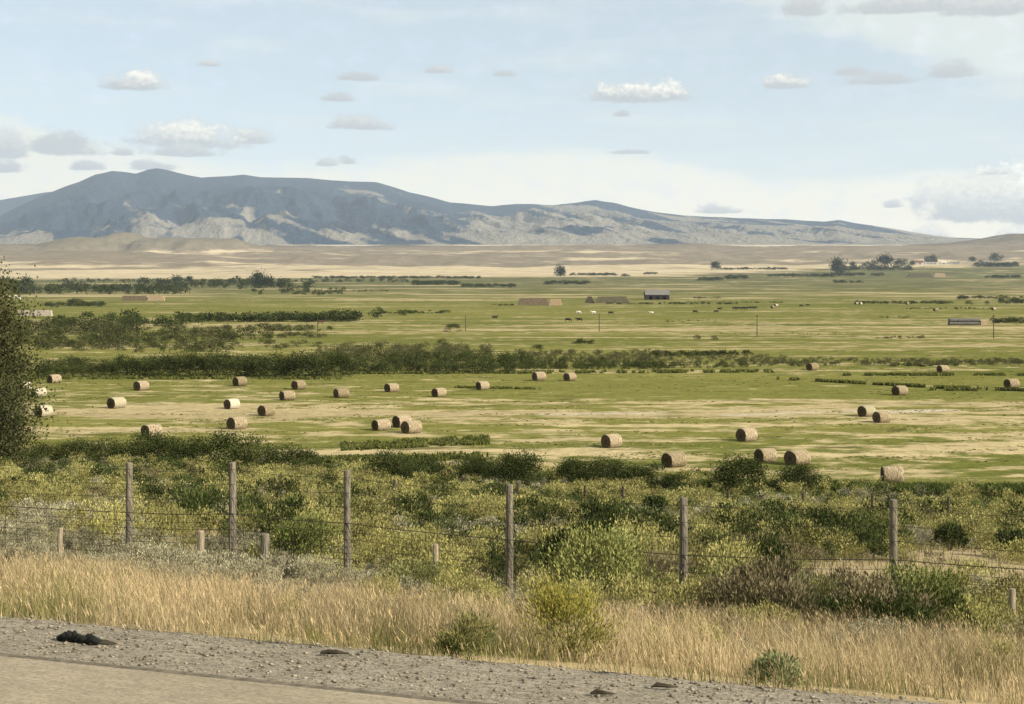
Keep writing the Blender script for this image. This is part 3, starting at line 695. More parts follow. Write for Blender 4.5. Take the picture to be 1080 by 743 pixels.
# ------------------------------------------------------------------ willows: distinct bushes and thickets
WIL = ((.046, .060, .019), (.030, .042, .013), (.080, .092, .030), (.056, .070, .025))
WIG = ((.095, .098, .044), (.068, .073, .032), (.12, .118, .056))
WT = [shrubT(500 + i, 2200, 0.62, 36, 0.12, 0.045, 0.034, WIL, upw=.4, low=.03) for i in range(5)]
WTm = [tmesh('willow_foliage', t) for t in WT]
WG = [shrubT(520 + i, 700, 0.75, 26, 0.12, 0.07, 0.05, WIG, upw=.5, low=.05) for i in range(4)]
WTf = [shrubT(540 + i, 150, 0.75, 12, 0.17, 0.16, 0.13, WIL, upw=.4, low=.05) for i in range(5)]
WGf = [shrubT(560 + i, 130, 0.8, 12, 0.17, 0.16, 0.13, WIG, upw=.4, low=.05) for i in range(5)]
WTb = [shrubT(580 + i, 700, 0.68, 24, 0.13, 0.07, 0.055, WIL, upw=.4, low=.04) for i in range(5)]
WD = [tmesh('dense_foliage', shrubT(600 + i, 9000, 0.62, 70, 0.13, 0.034, 0.026, DRK + WIL, upw=.35, low=.03)) for i in range(3)]
def willow(px, py, hpx, wide, label, group=None, name='willow_bush', cat='bush', dense=False):
    x, y, z = gp(px, py); h = hpx / FPX * y
    o = obj(name, WD[rng.integers(0, 3)] if dense else WTm[rng.integers(0, 5)]); o.location = (x, y, z - 0.1); o.rotation_euler = (0, 0, rng.uniform(0, 6.28))
    o.scale = (h * wide, h * wide, h)
    return tag(o, label, cat, group)
# near hedge, right part
for (px, py, h, wd, lb) in ((780, 520, 36, 1.25, 'large rounded dark willow bush below the front pair of bales'),
                            (842, 519, 28, 1.35, 'dark willow bush just right of the largest rounded one in front of the bales'),
                            (545, 514, 36, 1.2, 'tall dark green bush at the field edge behind the fourth tall fence post'),
                            (505, 510, 27, 1.3, 'greyish green bush at the field edge left of the tall dark one'),
                            (608, 512, 27, 1.3, 'dark bush at the field edge right of the fourth tall post'),
                            (640, 513, 27, 1.5, 'darkest low wide bush at the field edge, under the lone bale'),
                            (672, 514, 22, 1.5, 'low wide bush at the field edge just left of the bale at its rim'),
                            (712, 517, 17, 1.6, 'low bush right under the bale at the field rim'),
                            (412, 508, 30, 1.4, 'dark bush at the field edge right of the third tall fence post'),
                            (450, 508, 25, 1.4, 'grey green bush between the third and fourth tall fence posts at the field edge')):
    willow(px, py, h * 1.05, wd, lb, dense=True)
# near hedge, left part: a run of willows
GN_ = 'willows in the hedge along the near edge of the hay meadow at left'
for k, px in enumerate(np.linspace(-50, 345, 30)):
    py = 489 + 7 * ss(px, 150, 330) + rng.uniform(-3, 5); h = np.interp(px, [-50, 0, 60, 150, 230, 300, 345], [22, 22, 24, 30, 33, 26, 16]) * rng.uniform(.75, 1.1)
    willow(px + rng.uniform(-5, 5), py, h, rng.uniform(1.0, 1.35), 'grey green willow bush in the hedge at the near left edge of the meadow', GN_)
# main willow line across the meadow
GM_ = 'willows in the long line behind the bales'
for k, px in enumerate(np.linspace(50, 360, 30)):
    h = np.interp(px, [50, 68, 100, 130, 250, 360], [8, 12, 14, 21, 26, 24]) * rng.uniform(.8, 1.12)
    willow(px + rng.uniform(-4, 4), 397.5 + rng.uniform(-1.5, .6), h, rng.uniform(.95, 1.3), 'dark willow bush in the long line behind the bales', GM_)
def thicket(name, label, quadspx, temps, kindn='thicket', flat=1.0):
    """quadspx: list of (x0,x1,pyTopBase,pyBottomBase,hpx,count) ; bushes rooted between the two rows"""
    P = []; S = []; HS = []
    for (x0, x1, p0, p1, h, cnt) in quadspx:
        for _ in range(cnt):
            px = rng.uniform(x0, x1); py = rng.uniform(p0, p1)
            a = gp(px, py); P.append((a[0], a[1], a[2] - 0.1)); s = h / FPX * a[1] * rng.uniform(.6, 1.1)
            S.append(s * flat); HS.append(1.0 / flat)
    P = np.array(P); S = np.array(S)
    V, C = place(temps, P, S, rng, 0.25, np.array(HS))
    return tag(leafobj(name, V, C, M_LEAF), label, kindn, None, 'stuff')
thicket('willow_thicket', 'long dark band of willow growth running right behind the bales', [(360, 540, 392, 394, 13, 50), (340, 560, 382, 388, 13, 60), (520, 700, 386, 390, 7, 110), (660, 790, 385, 389, 5, 50), (560, 640, 381, 384, 6, 26), (60, 360, 388, 393, 14, 60), (780, 870, 384, 387, 3.5, 40)], WTb)
thicket('willow_thicket', 'greyish green lighter growth on top of the dark willow band', [(330, 520, 372, 382, 13, 70), (540, 700, 373, 384, 6, 130), (660, 830, 376, 385, 4.5, 120), (780, 1090, 381, 386, 5, 210)], WG)
thicket('willow_thicket', 'broad patch of willow growth on the left behind the first willow line', [(-40, 130, 343, 371, 9, 200), (120, 250, 350, 372, 7, 110), (30, 140, 345, 352, 11, 22), (215, 285, 354, 360, 8, 24), (288, 345, 354, 357, 5, 22), (130, 340, 363, 369, 5, 50), (225, 350, 347, 350, 6, 40), (-60, 60, 388, 400, 16, 26)], WTb + WGf, flat=1.35)
thicket('willow_thicket', 'straight willow hedge crossing the middle distance at left', [(60, 210, 341, 345, 9, 40), (190, 380, 337.5, 340, 8, 150), (340, 400, 334, 337, 7, 24), (90, 140, 334, 339, 8, 10)], WTf, flat=1.3)
thicket('distant_trees', 'distant dark band of trees where the left fields meet the tan benches', [(14, 200, 306, 311, 8, 110), (150, 330, 300, 306, 7, 80), (60, 430, 296.5, 298.5, 3.2, 150), (265, 365, 307, 312, 4, 50), (-60, 20, 304, 312, 12, 24)], WTf)
sgs = [(330, 506, 293.3, 294.2, 2.2, 100), (438, 482, 300, 301, 4, 20), (488, 545, 302, 303.5, 3, 24), (575, 622, 299, 300.5, 3, 22), (600, 650, 290, 291, 2.2, 30), (655, 664, 291, 292, 2, 5), (680, 692, 289, 290, 2, 6),
       (735, 760, 295, 296.5, 3, 12), (765, 790, 293, 295, 3, 12), (810, 880, 291, 292.5, 2.4, 40), (880, 930, 290, 291.5, 2.6, 26), (762, 830, 284, 285, 2, 30), (885, 960, 284, 286, 3.4, 30), (1030, 1075, 280, 282, 3.4, 24),
       (900, 1005, 319.5, 321, 2.4, 40), (1045, 1080, 339, 341, 4, 16), (1010, 1080, 314, 315.5, 2.4, 24), (700, 760, 338, 340, 1.2, 10), (880, 910, 298, 299, 2.4, 12), (1040, 1075, 292.5, 293.5, 2.4, 20), (1055, 1080, 318, 321, 4, 10),
       (400, 480, 329, 331, 2.6, 14), (50, 110, 322, 324, 4, 18), (600, 625, 361, 363, 4, 6), (940, 1010, 385, 387, 3, 14), (690, 790, 374, 376, 5, 20), (730, 760, 314.5, 315.5, 1.4, 12), (700, 830, 319, 320, 1.2, 26), (925, 960, 334, 336, 1.4, 8), (955, 1045, 325.5, 326.5, 1.4, 20),
       (360, 480, 330, 331, 1.6, 24), (520, 545, 322, 323, 1.6, 8), (640, 780, 320.5, 321.5, 1.8, 40), (925, 975, 356, 357.5, 2.2, 10), (760, 900, 352, 352.8, 1.0, 20), (370, 410, 307, 308, 1.4, 8)]
thicket('scrub_strips', 'thin dark strips of scrub along the ditches of the far fields', [(a_, b_, c_, d_, e_, int(n_ * 2.2)) for (a_, b_, c_, d_, e_, n_) in sgs], WTf, flat=1.5)
# tall green grass on ditch banks
def tallgrass(name, label, segs, cols):
    xs = []; ys = []; hs = []
    for (x0, y0, x1, y1, wpx, hm, cnt) in segs:
        t = rng.random(cnt); pxs = x0 + (x1 - x0) * t; pys = y0 + (y1 - y0) * t + rng.uniform(-wpx, wpx, cnt)
        kk_ = fbm(pxs / 9, pys / 3, 171, 3) > .42; pxs = pxs[kk_]; pys = pys[kk_]; cnt = len(pxs); yy_ = 27750 / (pys - HZ); xs.append((pxs - 540) / FPX * yy_); ys.append(yy_); hs.append(hm * rng.uniform(.5, 1.2, cnt))
    x = np.concatenate(xs); y = np.concatenate(ys); h = np.concatenate(hs)
    c = np.array(cols)[rng.integers(0, len(cols), len(x))] * rng.uniform(.75, 1.2, (len(x), 1))
    V, F, C = blades(x, y, H(x, y), h, 0.0008 * y * np.ones(len(x)), c, rng, .3)
    return tag(bladeobj(name, V, F, C, M_GRASS), label, 'grass', None, 'stuff')
tallgrass('tall_grass', 'tall green grass along the ditch banks and field rims of the meadow',
          [(360, 472, 516, 465, 4.0, .34, 5200), (20, 399, 360, 399, 1.6, .45, 4000), (360, 394, 820, 392.5, 1.0, .5, 6000), (820, 400.5, 1000, 410, .5, .55, 2600), (1000, 410, 1090, 413, .5, .55, 1500), (890, 396, 1090, 396, .6, .5, 2200), (330, 488, 520, 482, 3, .5, 2500), (980, 411, 1030, 412, 1.2, .6, 900), (480, 408.5, 570, 410.5, .4, .4, 700)],
          [(.07, .085, .025), (.11, .125, .035), (.17, .175, .055)])
tallgrass('reeds', 'band of green reeds where the brush slope meets the meadow at right',
          [(700, 519, 1100, 518, 3, .55, 16000), (860, 523, 1100, 525, 4, .8, 9000), (340, 500, 720, 514, 4, .6, 6000)], [(.085, .12, .03), (.12, .15, .045), (.07, .10, .026)])
n = 46000
y_ = 130 + 260 * rng.random(n) ** 1.3; x = rng.uniform(-.42, .42, n) * y_
k = (fbm(x / 16, y_ / 3.0, 66, 3) < 0.46) & (Q(x, y_) > 130) & (fbm(x / 7, y_ / 2, 173, 3) > .5); x = x[k]; y_ = y_[k]
cc = np.array([(.16, .165, .05), (.21, .20, .07), (.28, .245, .11)])[rng.integers(0, 3, len(x))] * rng.uniform(.7, 1.2, (len(x), 1))
V, F, C = blades(x, y_, H(x, y_), rng.uniform(.04, .13, len(x)), 0.0014 * y_, cc, rng, .5)
tag(bladeobj('meadow_tufts', V, F, C, M_GRASS), 'short uneven grass tufts left standing over the mown meadow', 'grass', None, 'stuff')
# isolated far bushes
for (px, py, h, wd, lb) in ((477, 350, 9, 1.7, 'dark low bush alone in the pale strip beyond the willow band'), (399, 331.5, 8, 1.2, 'small dark bush among the middle fields, left of the utility poles'),
                            (424, 333, 5, 1.6, 'smaller bush right beside the small dark bush in the middle fields'), (1015, 316, 5, 1.9, 'dark bush in the pale right hand strips, above the others'),
                            (1022, 321.5, 4.5, 1.5, 'dark round bush just below the upper one at the far right'), (1041, 321.5, 4, 1.2, 'small round bush right of the dark round one at the far right'),
                            (79, 323, 8, 2.0, 'dark bush clump on the left fields above the pale stack'), (58, 325, 5, 1.5, 'smaller bush left of the dark clump above the pale stack'),
                            (175, 352, 11, 1.1, 'dark willow bush at the left end of the pale strip'), (190, 352, 10, 1.5, 'wider willow bush next to the one at the end of the pale strip'),
                            (57, 362, 17, 1.0, 'largest dark bush within the left willow patch'), (100, 350, 12, 1.1, 'dark upper bush within the left willow patch'),
                            (467, 369, 12, 1.0, 'single taller bush poking out of the willow band, left of centre'), (567, 372, 9, 1.2, 'single dark bush within the paler willow band right of centre'),
                            (735, 358, 5, 1.3, 'left small bush in the tan strip under the middle utility pole'), (753, 359, 5.5, 1.3, 'right small bush in the tan strip under the middle utility pole')):
    willow(px, py, h, wd, lb, name='bush')

# ------------------------------------------------------------------ trees
def tree(px, py, wpx, hpx, seed, label, cols, nl=900, tr=0.35, leaf=0.055, group=None, base=None, trunkfrac=.2, cx=0.0):
    x, y, z = gp(px, py) if base is None else base
    hm = hpx / FPX * y; wm = wpx / FPX * y
    e = empty('tree', (x, y, z))
    mb = MB(); rg = random.Random(seed)
    mb.tube([(0, 0, -0.4), (0.01 * hm, 0, hm * .25), (-0.01 * hm, 0.01 * hm, hm * .55), (0, 0, hm * .85)], [hm * .030, hm * .022, hm * .014, hm * .004], 8)
    for k in range(9):
        a = rg.uniform(0, 6.28); h0 = hm * rg.uniform(.2, .6); r = wm * .42 * rg.uniform(.5, 1)
        mb.tube([(0, 0, h0), (r * .5 * math.cos(a), r * .5 * math.sin(a), h0 + hm * .1), (r * math.cos(a), r * math.sin(a), h0 + hm * rg.uniform(.12, .3))], [hm * .012, hm * .008, hm * .003], 5)
    obj('trunk', mb.mesh('trunk'), M_BARK, e)
    V, c = shrubT(seed, nl, wm / hm / 2 * .95, 60 if nl > 2000 else 20, tr * .36, leaf, leaf * .75, cols, upw=.2, low=trunkfrac)
    leafobj('crown', V.reshape(-1, 3) * hm, np.repeat(c, 4, 0), M_LEAF, e)
    return tag(e, label, 'tree', group)
TG = ((.045, .06, .025), (.06, .075, .03), (.035, .048, .02))
_tr = tree
def tree(*a, **k):
    if a[5] and a[4] < 40: k['tr'] = .5; k['leaf'] = k.get('leaf', .07) * 1.2; a = list(a); k['nl'] = int((a.pop(7) if len(a) > 7 else 500) * 1.8)
    return _tr(*a, **k)
tree(186, 300, 10, 9, 21, 'small dark round tree standing alone against the tan bench at left', TG, 500, leaf=.09, trunkfrac=.1)
tree(199.5, 299, 5, 7, 22, 'tiny tree just right of the dark round tree at left', TG, 250, leaf=.12)
tree(272, 304, 8, 15, 23, 'taller left tree of the dark pair below the tan bench', TG, 500, leaf=.08, trunkfrac=.1)
tree(281, 304, 15, 12, 24, 'wide right tree of the dark pair below the tan bench', TG, 700, leaf=.08, trunkfrac=.05)
tree(591, 291.5, 7, 10, 25, 'small dark lone tree at the far edge of the fields, centre', TG, 500, leaf=.1, trunkfrac=.1)
tree(755, 285, 8, 8, 26, 'lone round tree on the far rim of the green fields right of centre', TG, 500, leaf=.1, trunkfrac=.15)
tree(883.5, 289.5, 11, 15, 27, 'nearest and tallest of the far trees, standing apart left of the farm', TG, 900, leaf=.07, trunkfrac=.12)
tree(899.5, 283.5, 4, 6, 28, 'small thin tree between the lone tree and the farm grove', TG, 250, leaf=.12)
tree(914, 283, 9, 6, 29, 'low tree at the left end of the farm grove', TG, 300, leaf=.1, trunkfrac=.05)
tree(922, 283, 8, 7, 30, 'second low tree in the farm grove from the left', TG, 300, leaf=.1, trunkfrac=.05)
tree(932.5, 283, 16, 13, 31, 'tallest dark tree of the farm grove', TG, 900, leaf=.07, trunkfrac=.05)
tree(951, 283, 17, 9, 32, 'wide low tree right of the tallest tree of the farm grove', TG, 800, leaf=.08, trunkfrac=.05)
tree(963, 281, 5, 5, 33, 'small tree between the farm grove and the farm buildings', TG, 250, leaf=.12)
tree(981, 277, 14, 7, 34, 'dark tree rising behind the farm house', TG, 400, leaf=.1)
tree(1025, 277, 6, 5, 35, 'small tree on the skyline road right of the farm', TG, 300, leaf=.12)
tree(1051, 276.5, 15, 8, 36, 'wide dark tree near the far right by the pale road', TG, 600, leaf=.09, trunkfrac=.1)
tree(1034, 278, 7, 3, 37, 'very small shrub like tree left of the wide far right tree', TG, 200, leaf=.14)
tree(8, 306, 16, 12, 38, 'dark tree at the left edge above the near leafy tree', TG, 700, leaf=.08, trunkfrac=.05)
tree(29, 305, 11, 12, 39, 'slender dark tree in the left tree band', TG, 500, leaf=.08, trunkfrac=.1)
tree(37, 309, 22, 10, 40, 'wide green tree in the left tree band', WIL, 700, leaf=.08, trunkfrac=.02)
# the near leafy tree cut by the left picture edge
bx = (-20 - 540) / FPX * 128.0
tree(-20, 0, 88, 212, 41, 'tall leafy olive green tree cut off by the left picture edge', ((.05, .056, .022), (.075, .08, .032), (.03, .036, .014), (.10, .10, .045)), 30000, .22, .0125, base=(bx, 128.0, float(H(bx, 128.0))), trunkfrac=.03)
tree(-20, 0, 104, 118, 42, 'shorter spreading tree at the foot of the tall leafy one at the left edge', ((.075, .082, .036), (.10, .105, .05), (.045, .053, .022)), 18000, .24, .019, base=((-22 - 540) / FPX * 124, 124.0, float(H((-22 - 540) / FPX * 124, 124.0))), trunkfrac=.03)

# ------------------------------------------------------------------ hay bales
def netmat(name, c1, c2, ends=False):
    m, t = newmat(name)
    tcn = t.node('ShaderNodeTexCoord'); oi = t.node('ShaderNodeObjectInfo')
    s = t.node('ShaderNodeSeparateXYZ', {}, {0: tcn.outputs['Object']})
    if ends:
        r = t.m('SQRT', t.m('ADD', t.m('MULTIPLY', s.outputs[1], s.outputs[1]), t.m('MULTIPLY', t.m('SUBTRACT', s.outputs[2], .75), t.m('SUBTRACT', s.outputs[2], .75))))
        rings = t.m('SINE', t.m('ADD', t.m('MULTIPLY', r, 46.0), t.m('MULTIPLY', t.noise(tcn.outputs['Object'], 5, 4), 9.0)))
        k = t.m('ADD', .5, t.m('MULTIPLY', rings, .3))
    else:
        st = t.noise(t.mul(tcn.outputs['Object'], (9, 1.2, 1.2)), 2.2, 4, .7); fine = t.noise(tcn.outputs['Object'], 22, 3, .7)
        k = t.m('ADD', t.m('MULTIPLY', t.sstep(st, .3, .7), .9), t.m('MULTIPLY', t.m('SUBTRACT', fine, .5), 1.1))
    c1 = tuple(x * AG for x in c1); c2 = tuple(x * AG for x in c2)
    c = t.mix(t.sstep(k, .25, .75), c2 + (1,), c1 + (1,))
    gg = t.m('ADD', .78, t.m('MULTIPLY', oi.outputs['Random'], .44)); c = t.mul(c, t.node('ShaderNodeCombineXYZ', {}, {0: gg, 1: gg, 2: t.m('MULTIPLY', gg, t.m('ADD', .9, t.m('MULTIPLY', oi.outputs['Random'], .15)))}).outputs[0])
    p = t.node('ShaderNodeBsdfPrincipled', {}, {'Base Color': c, 'Roughness': 1.0, 'Specular IOR Level': 0.05})
    b = t.node('ShaderNodeBump', {}, {'Strength': .6, 'Distance': .03, 'Height': k}); t.l.new(b.outputs[0], p.inputs['Normal'])
    t.node('ShaderNodeOutputMaterial', {}, {0: p.outputs[0]})
    return m
M_BALE = netmat('net_wrapped_straw', (.43, .36, .25), (.17, .135, .085))
M_BALEP = netmat('pale_net_wrap', (.50, .465, .36), (.34, .305, .22))
M_END_SHADE = netmat('shaded_coiled_straw_end', (.115, .088, .052), (.055, .040, .024), True)  # coiled ends, with their shade painted in: much darker than the wrapped side
def bale_meshes(seed, R0=0.80, L=1.62):
    rg = random.Random(seed); n = 40; L = 1.78; rings = [(-L / 2, .93), (-L / 2 + .05, .985), (-L / 4, 1.0), (0, 1.005), (L / 4, 1.0), (L / 2 - .05, .985), (L / 2, .93)]
    ph = rg.uniform(0, 6)
    def pt(xx, f, k):
        a = 2 * math.pi * k / n; r = R0 * f * (1 + .015 * math.sin(3 * a + ph) + .012 * math.sin(7 * a + 2 * ph + xx * 3) + rg.uniform(-.008, .008))
        yv = r * math.cos(a) * 1.06; zv = r * math.sin(a) * 0.97
        zv = max(zv, -R0 * .86); return (xx, yv, zv + R0 * .86)
    ringv = [[pt(x_, f, k) for k in range(n)] for x_, f in rings]
    mb = MB(); mb.add([p for r in ringv for p in r], [(i * n + k, i * n + (k + 1) % n, (i + 1) * n + (k + 1) % n, (i + 1) * n + k) for i in range(len(rings) - 1) for k in range(n)])
    side = mb.mesh('wrapped_side', True)
    ends = []
    for sgn, rv in ((-1, ringv[0]), (1, ringv[-1])):
        e = MB(); c = (0, 0, R0 * .86); V = list(rv); m = n
        for f, dx in ((.8, .02), (.5, .03), (.2, .015)):
            V += [(rv[0][0] + sgn * (dx + rg.uniform(-.01, .01)) * -1 * -1, c[1] + (p[1] - c[1]) * f, c[2] + (p[2] - c[2]) * f) for p in rv]
        V.append((rv[0][0] + sgn * .0, 0, c[2]))
        F = []
        for r in range(3):
            for k in range(n):
                q_ = (r * n + k, r * n + (k + 1) % n, (r + 1) * n + (k + 1) % n, (r + 1) * n + k); F.append(q_ if sgn > 0 else q_[::-1])
        F += [(3 * n + k, 3 * n + (k + 1) % n, 4 * n) for k in range(n)]
        e.add(V, F); ends.append(e.mesh('end_face', True))
    return side, ends
BP = []
for v in range(4):
    s_, en = bale_meshes(v); s_.materials.append(M_BALE)
    for x_ in en: x_.materials.append(M_END_SHADE)
    sp = s_.copy(); sp.materials.clear(); sp.materials.append(M_BALEP)
    BP.append((s_, sp, en))
def bale(px, py, label, pale=False, yaw=None, scale=1.0, hidden_base=False):
    y = 27750 / (py - HZ); x = (px - 540) / FPX * y; z = float(H(x, y))
    e = empty('hay_bale', (x, y, z - 0.03), 0)
    s_, sp, en = BP[rng.integers(0, 4)]
    o = obj('wrapped_side', sp if pale else s_, None, e)
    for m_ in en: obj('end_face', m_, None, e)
    view = math.atan2(x, y)
    yw = R(40 + rng.uniform(-8, 8)) if yaw is None else R(yaw)
    e.rotation_euler = (0, 0, yw - view * 0.6); sv_ = scale * rng.uniform(.95, 1.07); e.scale = (sv_ * rng.uniform(.95, 1.06), sv_, sv_ * rng.uniform(.93, 1.03))
    return tag(e, label, 'hay bale', 'round bales scattered over the hay meadow')
BL = [(57, 404.5, 'tan round bale at the left under the first willow, beside the leafy tree', False), (26, 412, 'faint pale bale seen through the leafy tree at the left edge', True),
      (41, 418, 'pale bale half hidden by the leafy tree, above the lower pale one', True), (46, 439.5, 'lowest pale bale beside the leafy tree at the left edge', True),
      (149, 412, 'tan bale of the back row at left, right of the tree side bale', False), (123, 430.5, 'pale bale alone in the left field, lower left of the back row bale', True),
      (253, 407.5, 'small tan bale close under the dark willow line at left', False), (315, 410.8, 'half green shaded bale under the willow line, right of the small tan one', False),
      (303, 422.5, 'bale in the tan stubble just below the greenish one', False), (244.5, 431, 'pale bale in the tan stubble, upper one of a trio at left', True),
      (281, 438.5, 'tan bale right of the pale bale in the left trio', False), (250, 452.5, 'lowest bale of the left trio, on green grass', False),
      (160, 461, 'bale half hidden behind the near left willow hedge', False), (360, 419.8, 'bale in the stubble above the third tall fence post', False),
      (413, 413.5, 'bale of the back row straight above the group of three', False), (463, 418.3, 'bale of the back row right of centre left, on green grass', False),
      (509, 410.8, 'bale with a dark streak of grass behind it in the back row', False), (402, 454, 'left bale of the tight group of three', False),
      (424, 450.5, 'rear bale of the tight group of three', False), (434, 456.5, 'front right bale of the tight group of three', False),
      (568.5, 401.5, 'left one of two small bales under the willow band, centre', False), (601, 401.5, 'right one of two small bales under the willow band, centre', False),
      (645, 472, 'single bale in the middle of the lower meadow', False), (711, 492.5, 'bale at the lower rim of the meadow, just above the hedge', False),
      (787.5, 465.5, 'bale standing above the front pair in the lower right meadow', False), (807.5, 487.5, 'left bale of the front pair above the rounded willow', False),
      (841, 490.5, 'right bale of the front pair above the rounded willow', False), (949, 417, 'tan bale alone on green grass in the right meadow', False),
      (914, 439, 'pale white bale touching a brown one in the right meadow', True), (930, 445.5, 'brown bale in front of the white one in the right meadow', False),
      (857, 391, 'small far bale at the end of the dark ditch line', False), (994.5, 393, 'small far bale beside the dark ditch at right', False),
      (1067, 409, 'bale at the right picture edge beyond the ditch', False), (987, 328.5, 'tiny far bale above the long grey stack', False),
      (1048, 327.5, 'tiny pale far bale near the right utility pole', True), (903.5, 321.5, 'left one of two tiny far bales at the start of the scrub line', False),
      (907.5, 321.5, 'right pale one of two tiny far bales at the start of the scrub line', True), (815, 325.5, 'tiny far bale right of the herd, lower one', False),
      (818.5, 323.5, 'tiny far bale right of the herd, upper one', True), (957, 321.5, 'tiny far bale in the scrub line', False)]
for b in BL: bale(b[0], b[1], b[2], b[3], scale=(1.07 if b[1] > 380 else 1.35))
bale(941, 509, 'bale turned broadside with vertical banding, nearest to the reeds at right', False, yaw=6, scale=1.02)

# ------------------------------------------------------------------ tall game fence
fence = empty('game_fence', (0, 0, 0)); tag(fence, 'tall weathered wooden post and woven wire game fence along the road', 'fence')
posts = [(-330, 0), (-120, 0), (20, 0), (135, 0.0), (246, .02), (367, 0), (537, 0), (720, 0), (943, 0), (1190, 0), (1480, 0)]
posts = [p for p in posts if p[0] != 20]
QF = 30.8; fp = []
for k, (px, dz) in enumerate(posts):
    x, y, z = onq(px, QF); top = 13.93 + {135: 0, 246: .13, 367: .07, 537: -.08, 720: -.18, 943: 0}.get(px, 0)
    rg = random.Random(k); mb = MB()
    r0 = {720: .095, 246: .10}.get(px, .088); lx = rg.uniform(-.04, .04)
    mb.tube([(0, 0, -.3), (lx * .3, 0, .6), (lx * .6 + rg.uniform(-.01, .01), 0, 1.2), (lx * .9, 0, top - z - .02), (lx, 0, top - z)], [r0 * 1.06, r0 * 1.02, r0 * .98, r0 * .93, r0 * .80], 14, True, .05, rg)
    o = obj('fence_post', mb.mesh('fence_post', False), M_WOOD, fence); o.location = (x, y, z)
    fp.append((x, y, z, top, lx))
wmb = MB(); tmb = MB()
strands = [0.12, .27, .42, .57, .75, .93, 1.52, 1.85, 2.22]
for a, b in zip(fp[:-1], fp[1:]):
    L = math.hypot(b[0] - a[0], b[1] - a[1]); ns = max(6, int(L / .8))
    ga = a[3] - 2.38; gb = b[3] - 2.38
    for s in strands + [1.13]:
        P = []
        for i in range(ns + 1):
            t = i / ns; sag = -.05 * math.sin(math.pi * t) * (1.2 if s > 1.2 else .6)
            x = a[0] + (b[0] - a[0]) * t; y = a[1] + (b[1] - a[1]) * t; P.append((x - NQ[0] * .1, y - NQ[1] * .1, ga + (gb - ga) * t + s + sag))
        (tmb if s == 1.13 else wmb).tube(P, .010 if s == 1.13 else .0050, 4, False)
    nv = int(L / .32)
    for i in range(1, nv):
        t = i / nv; x = a[0] + (b[0] - a[0]) * t - NQ[0] * .1; y = a[1] + (b[1] - a[1]) * t - NQ[1] * .1; g = ga + (gb - ga) * t
        wmb.tube([(x, y, g + .1), (x + .01 * math.sin(i), y, g + .6), (x, y, g + 1.1)], .0042, 3, False)
        if i % 2 == 0: wmb.tube([(x, y, g + 1.13), (x, y, g + 2.2)], .0032, 3, False)
obj('woven_wire', wmb.mesh('woven_wire'), M_WIRE, fence); obj('barbed_strand', tmb.mesh('barbed_strand'), M_WIRE, fence)
# short posts of an older fence
def stub(px, pyt, wpx, label, mat, qs=29.6, extra=None):
    x, y, z = onq(px, qs); top = CAMZ - (pyt - HZ) * y / FPX; r = wpx / FPX * y / 2
    rg = random.Random(int(px)); mb = MB()
    lx = rg.uniform(-.03, .03)
    mb.tube([(0, 0, -.25), (lx * .5, 0, (top - z) * .5), (lx, 0, top - z - .02), (lx, 0, top - z)], [r * 1.05, r, r * .97, r * .85], 12, True, .06, rg)
    o = obj('short_post', mb.mesh('short_post'), mat); o.location = (x, y, z); tag(o, label, 'post', 'short posts of the old fence in front of the game fence')
stub(62.5, 557, 5.5, 'thin pale short post in the sage, leftmost of the short posts', M_WOODP)
stub(212, 560, 7.5, 'pale short post standing left of the second tall fence post', M_WOODP)
stub(278.5, 563, 9.5, 'thickest short post, grey with a dark top, right of the second tall post', M_WOOD)
stub(460, 574, 6, 'short post in the grass between the third and fourth tall posts', M_WOODP)
stub(1068, 621, 6.5, 'pale short post near the right picture edge', M_WOODP)
# low fence at the foot of the slope
lf = empty('low_fence', (0, 0, 0)); tag(lf, 'low dark post and wire fence at the foot of the brush slope', 'fence')
lp = []
for (px, pyt) in ((-60, 500), (33, 501), (97, 502), (148, 505), (205, 501), (267, 506), (295, 507), (416, 506), (468, 510), (546, 510), (617, 512), (657, 513), (768, 517), (847, 520), (920, 522), (1000, 524), (1100, 526)):
    qs = 96.0; x, y, z = onq(px, qs); hgt_ = max(CAMZ - (pyt - HZ) * y / FPX - z, 1.1); hgt_ = min(hgt_, 2.0)
    mb = MB(); mb.tube([(0, 0, -.3), (0, 0, hgt_ * .6), (.02, 0, hgt_)], [.11, .10, .09], 8)
    o = obj('fence_post', mb.mesh('fence_post'), M_POLE, lf); o.location = (x, y, z); lp.append((x, y, z))
mb = MB()
for a, b in zip(lp[:-1], lp[1:]):
    for s in (.5, .8, 1.1): mb.tube([(a[0], a[1], a[2] + s), ((a[0] + b[0]) / 2, (a[1] + b[1]) / 2, (a[2] + b[2]) / 2 + s - .05), (b[0], b[1], b[2] + s)], .006, 3, False)
obj('wire', mb.mesh('wire'), M_WIRE, lf)

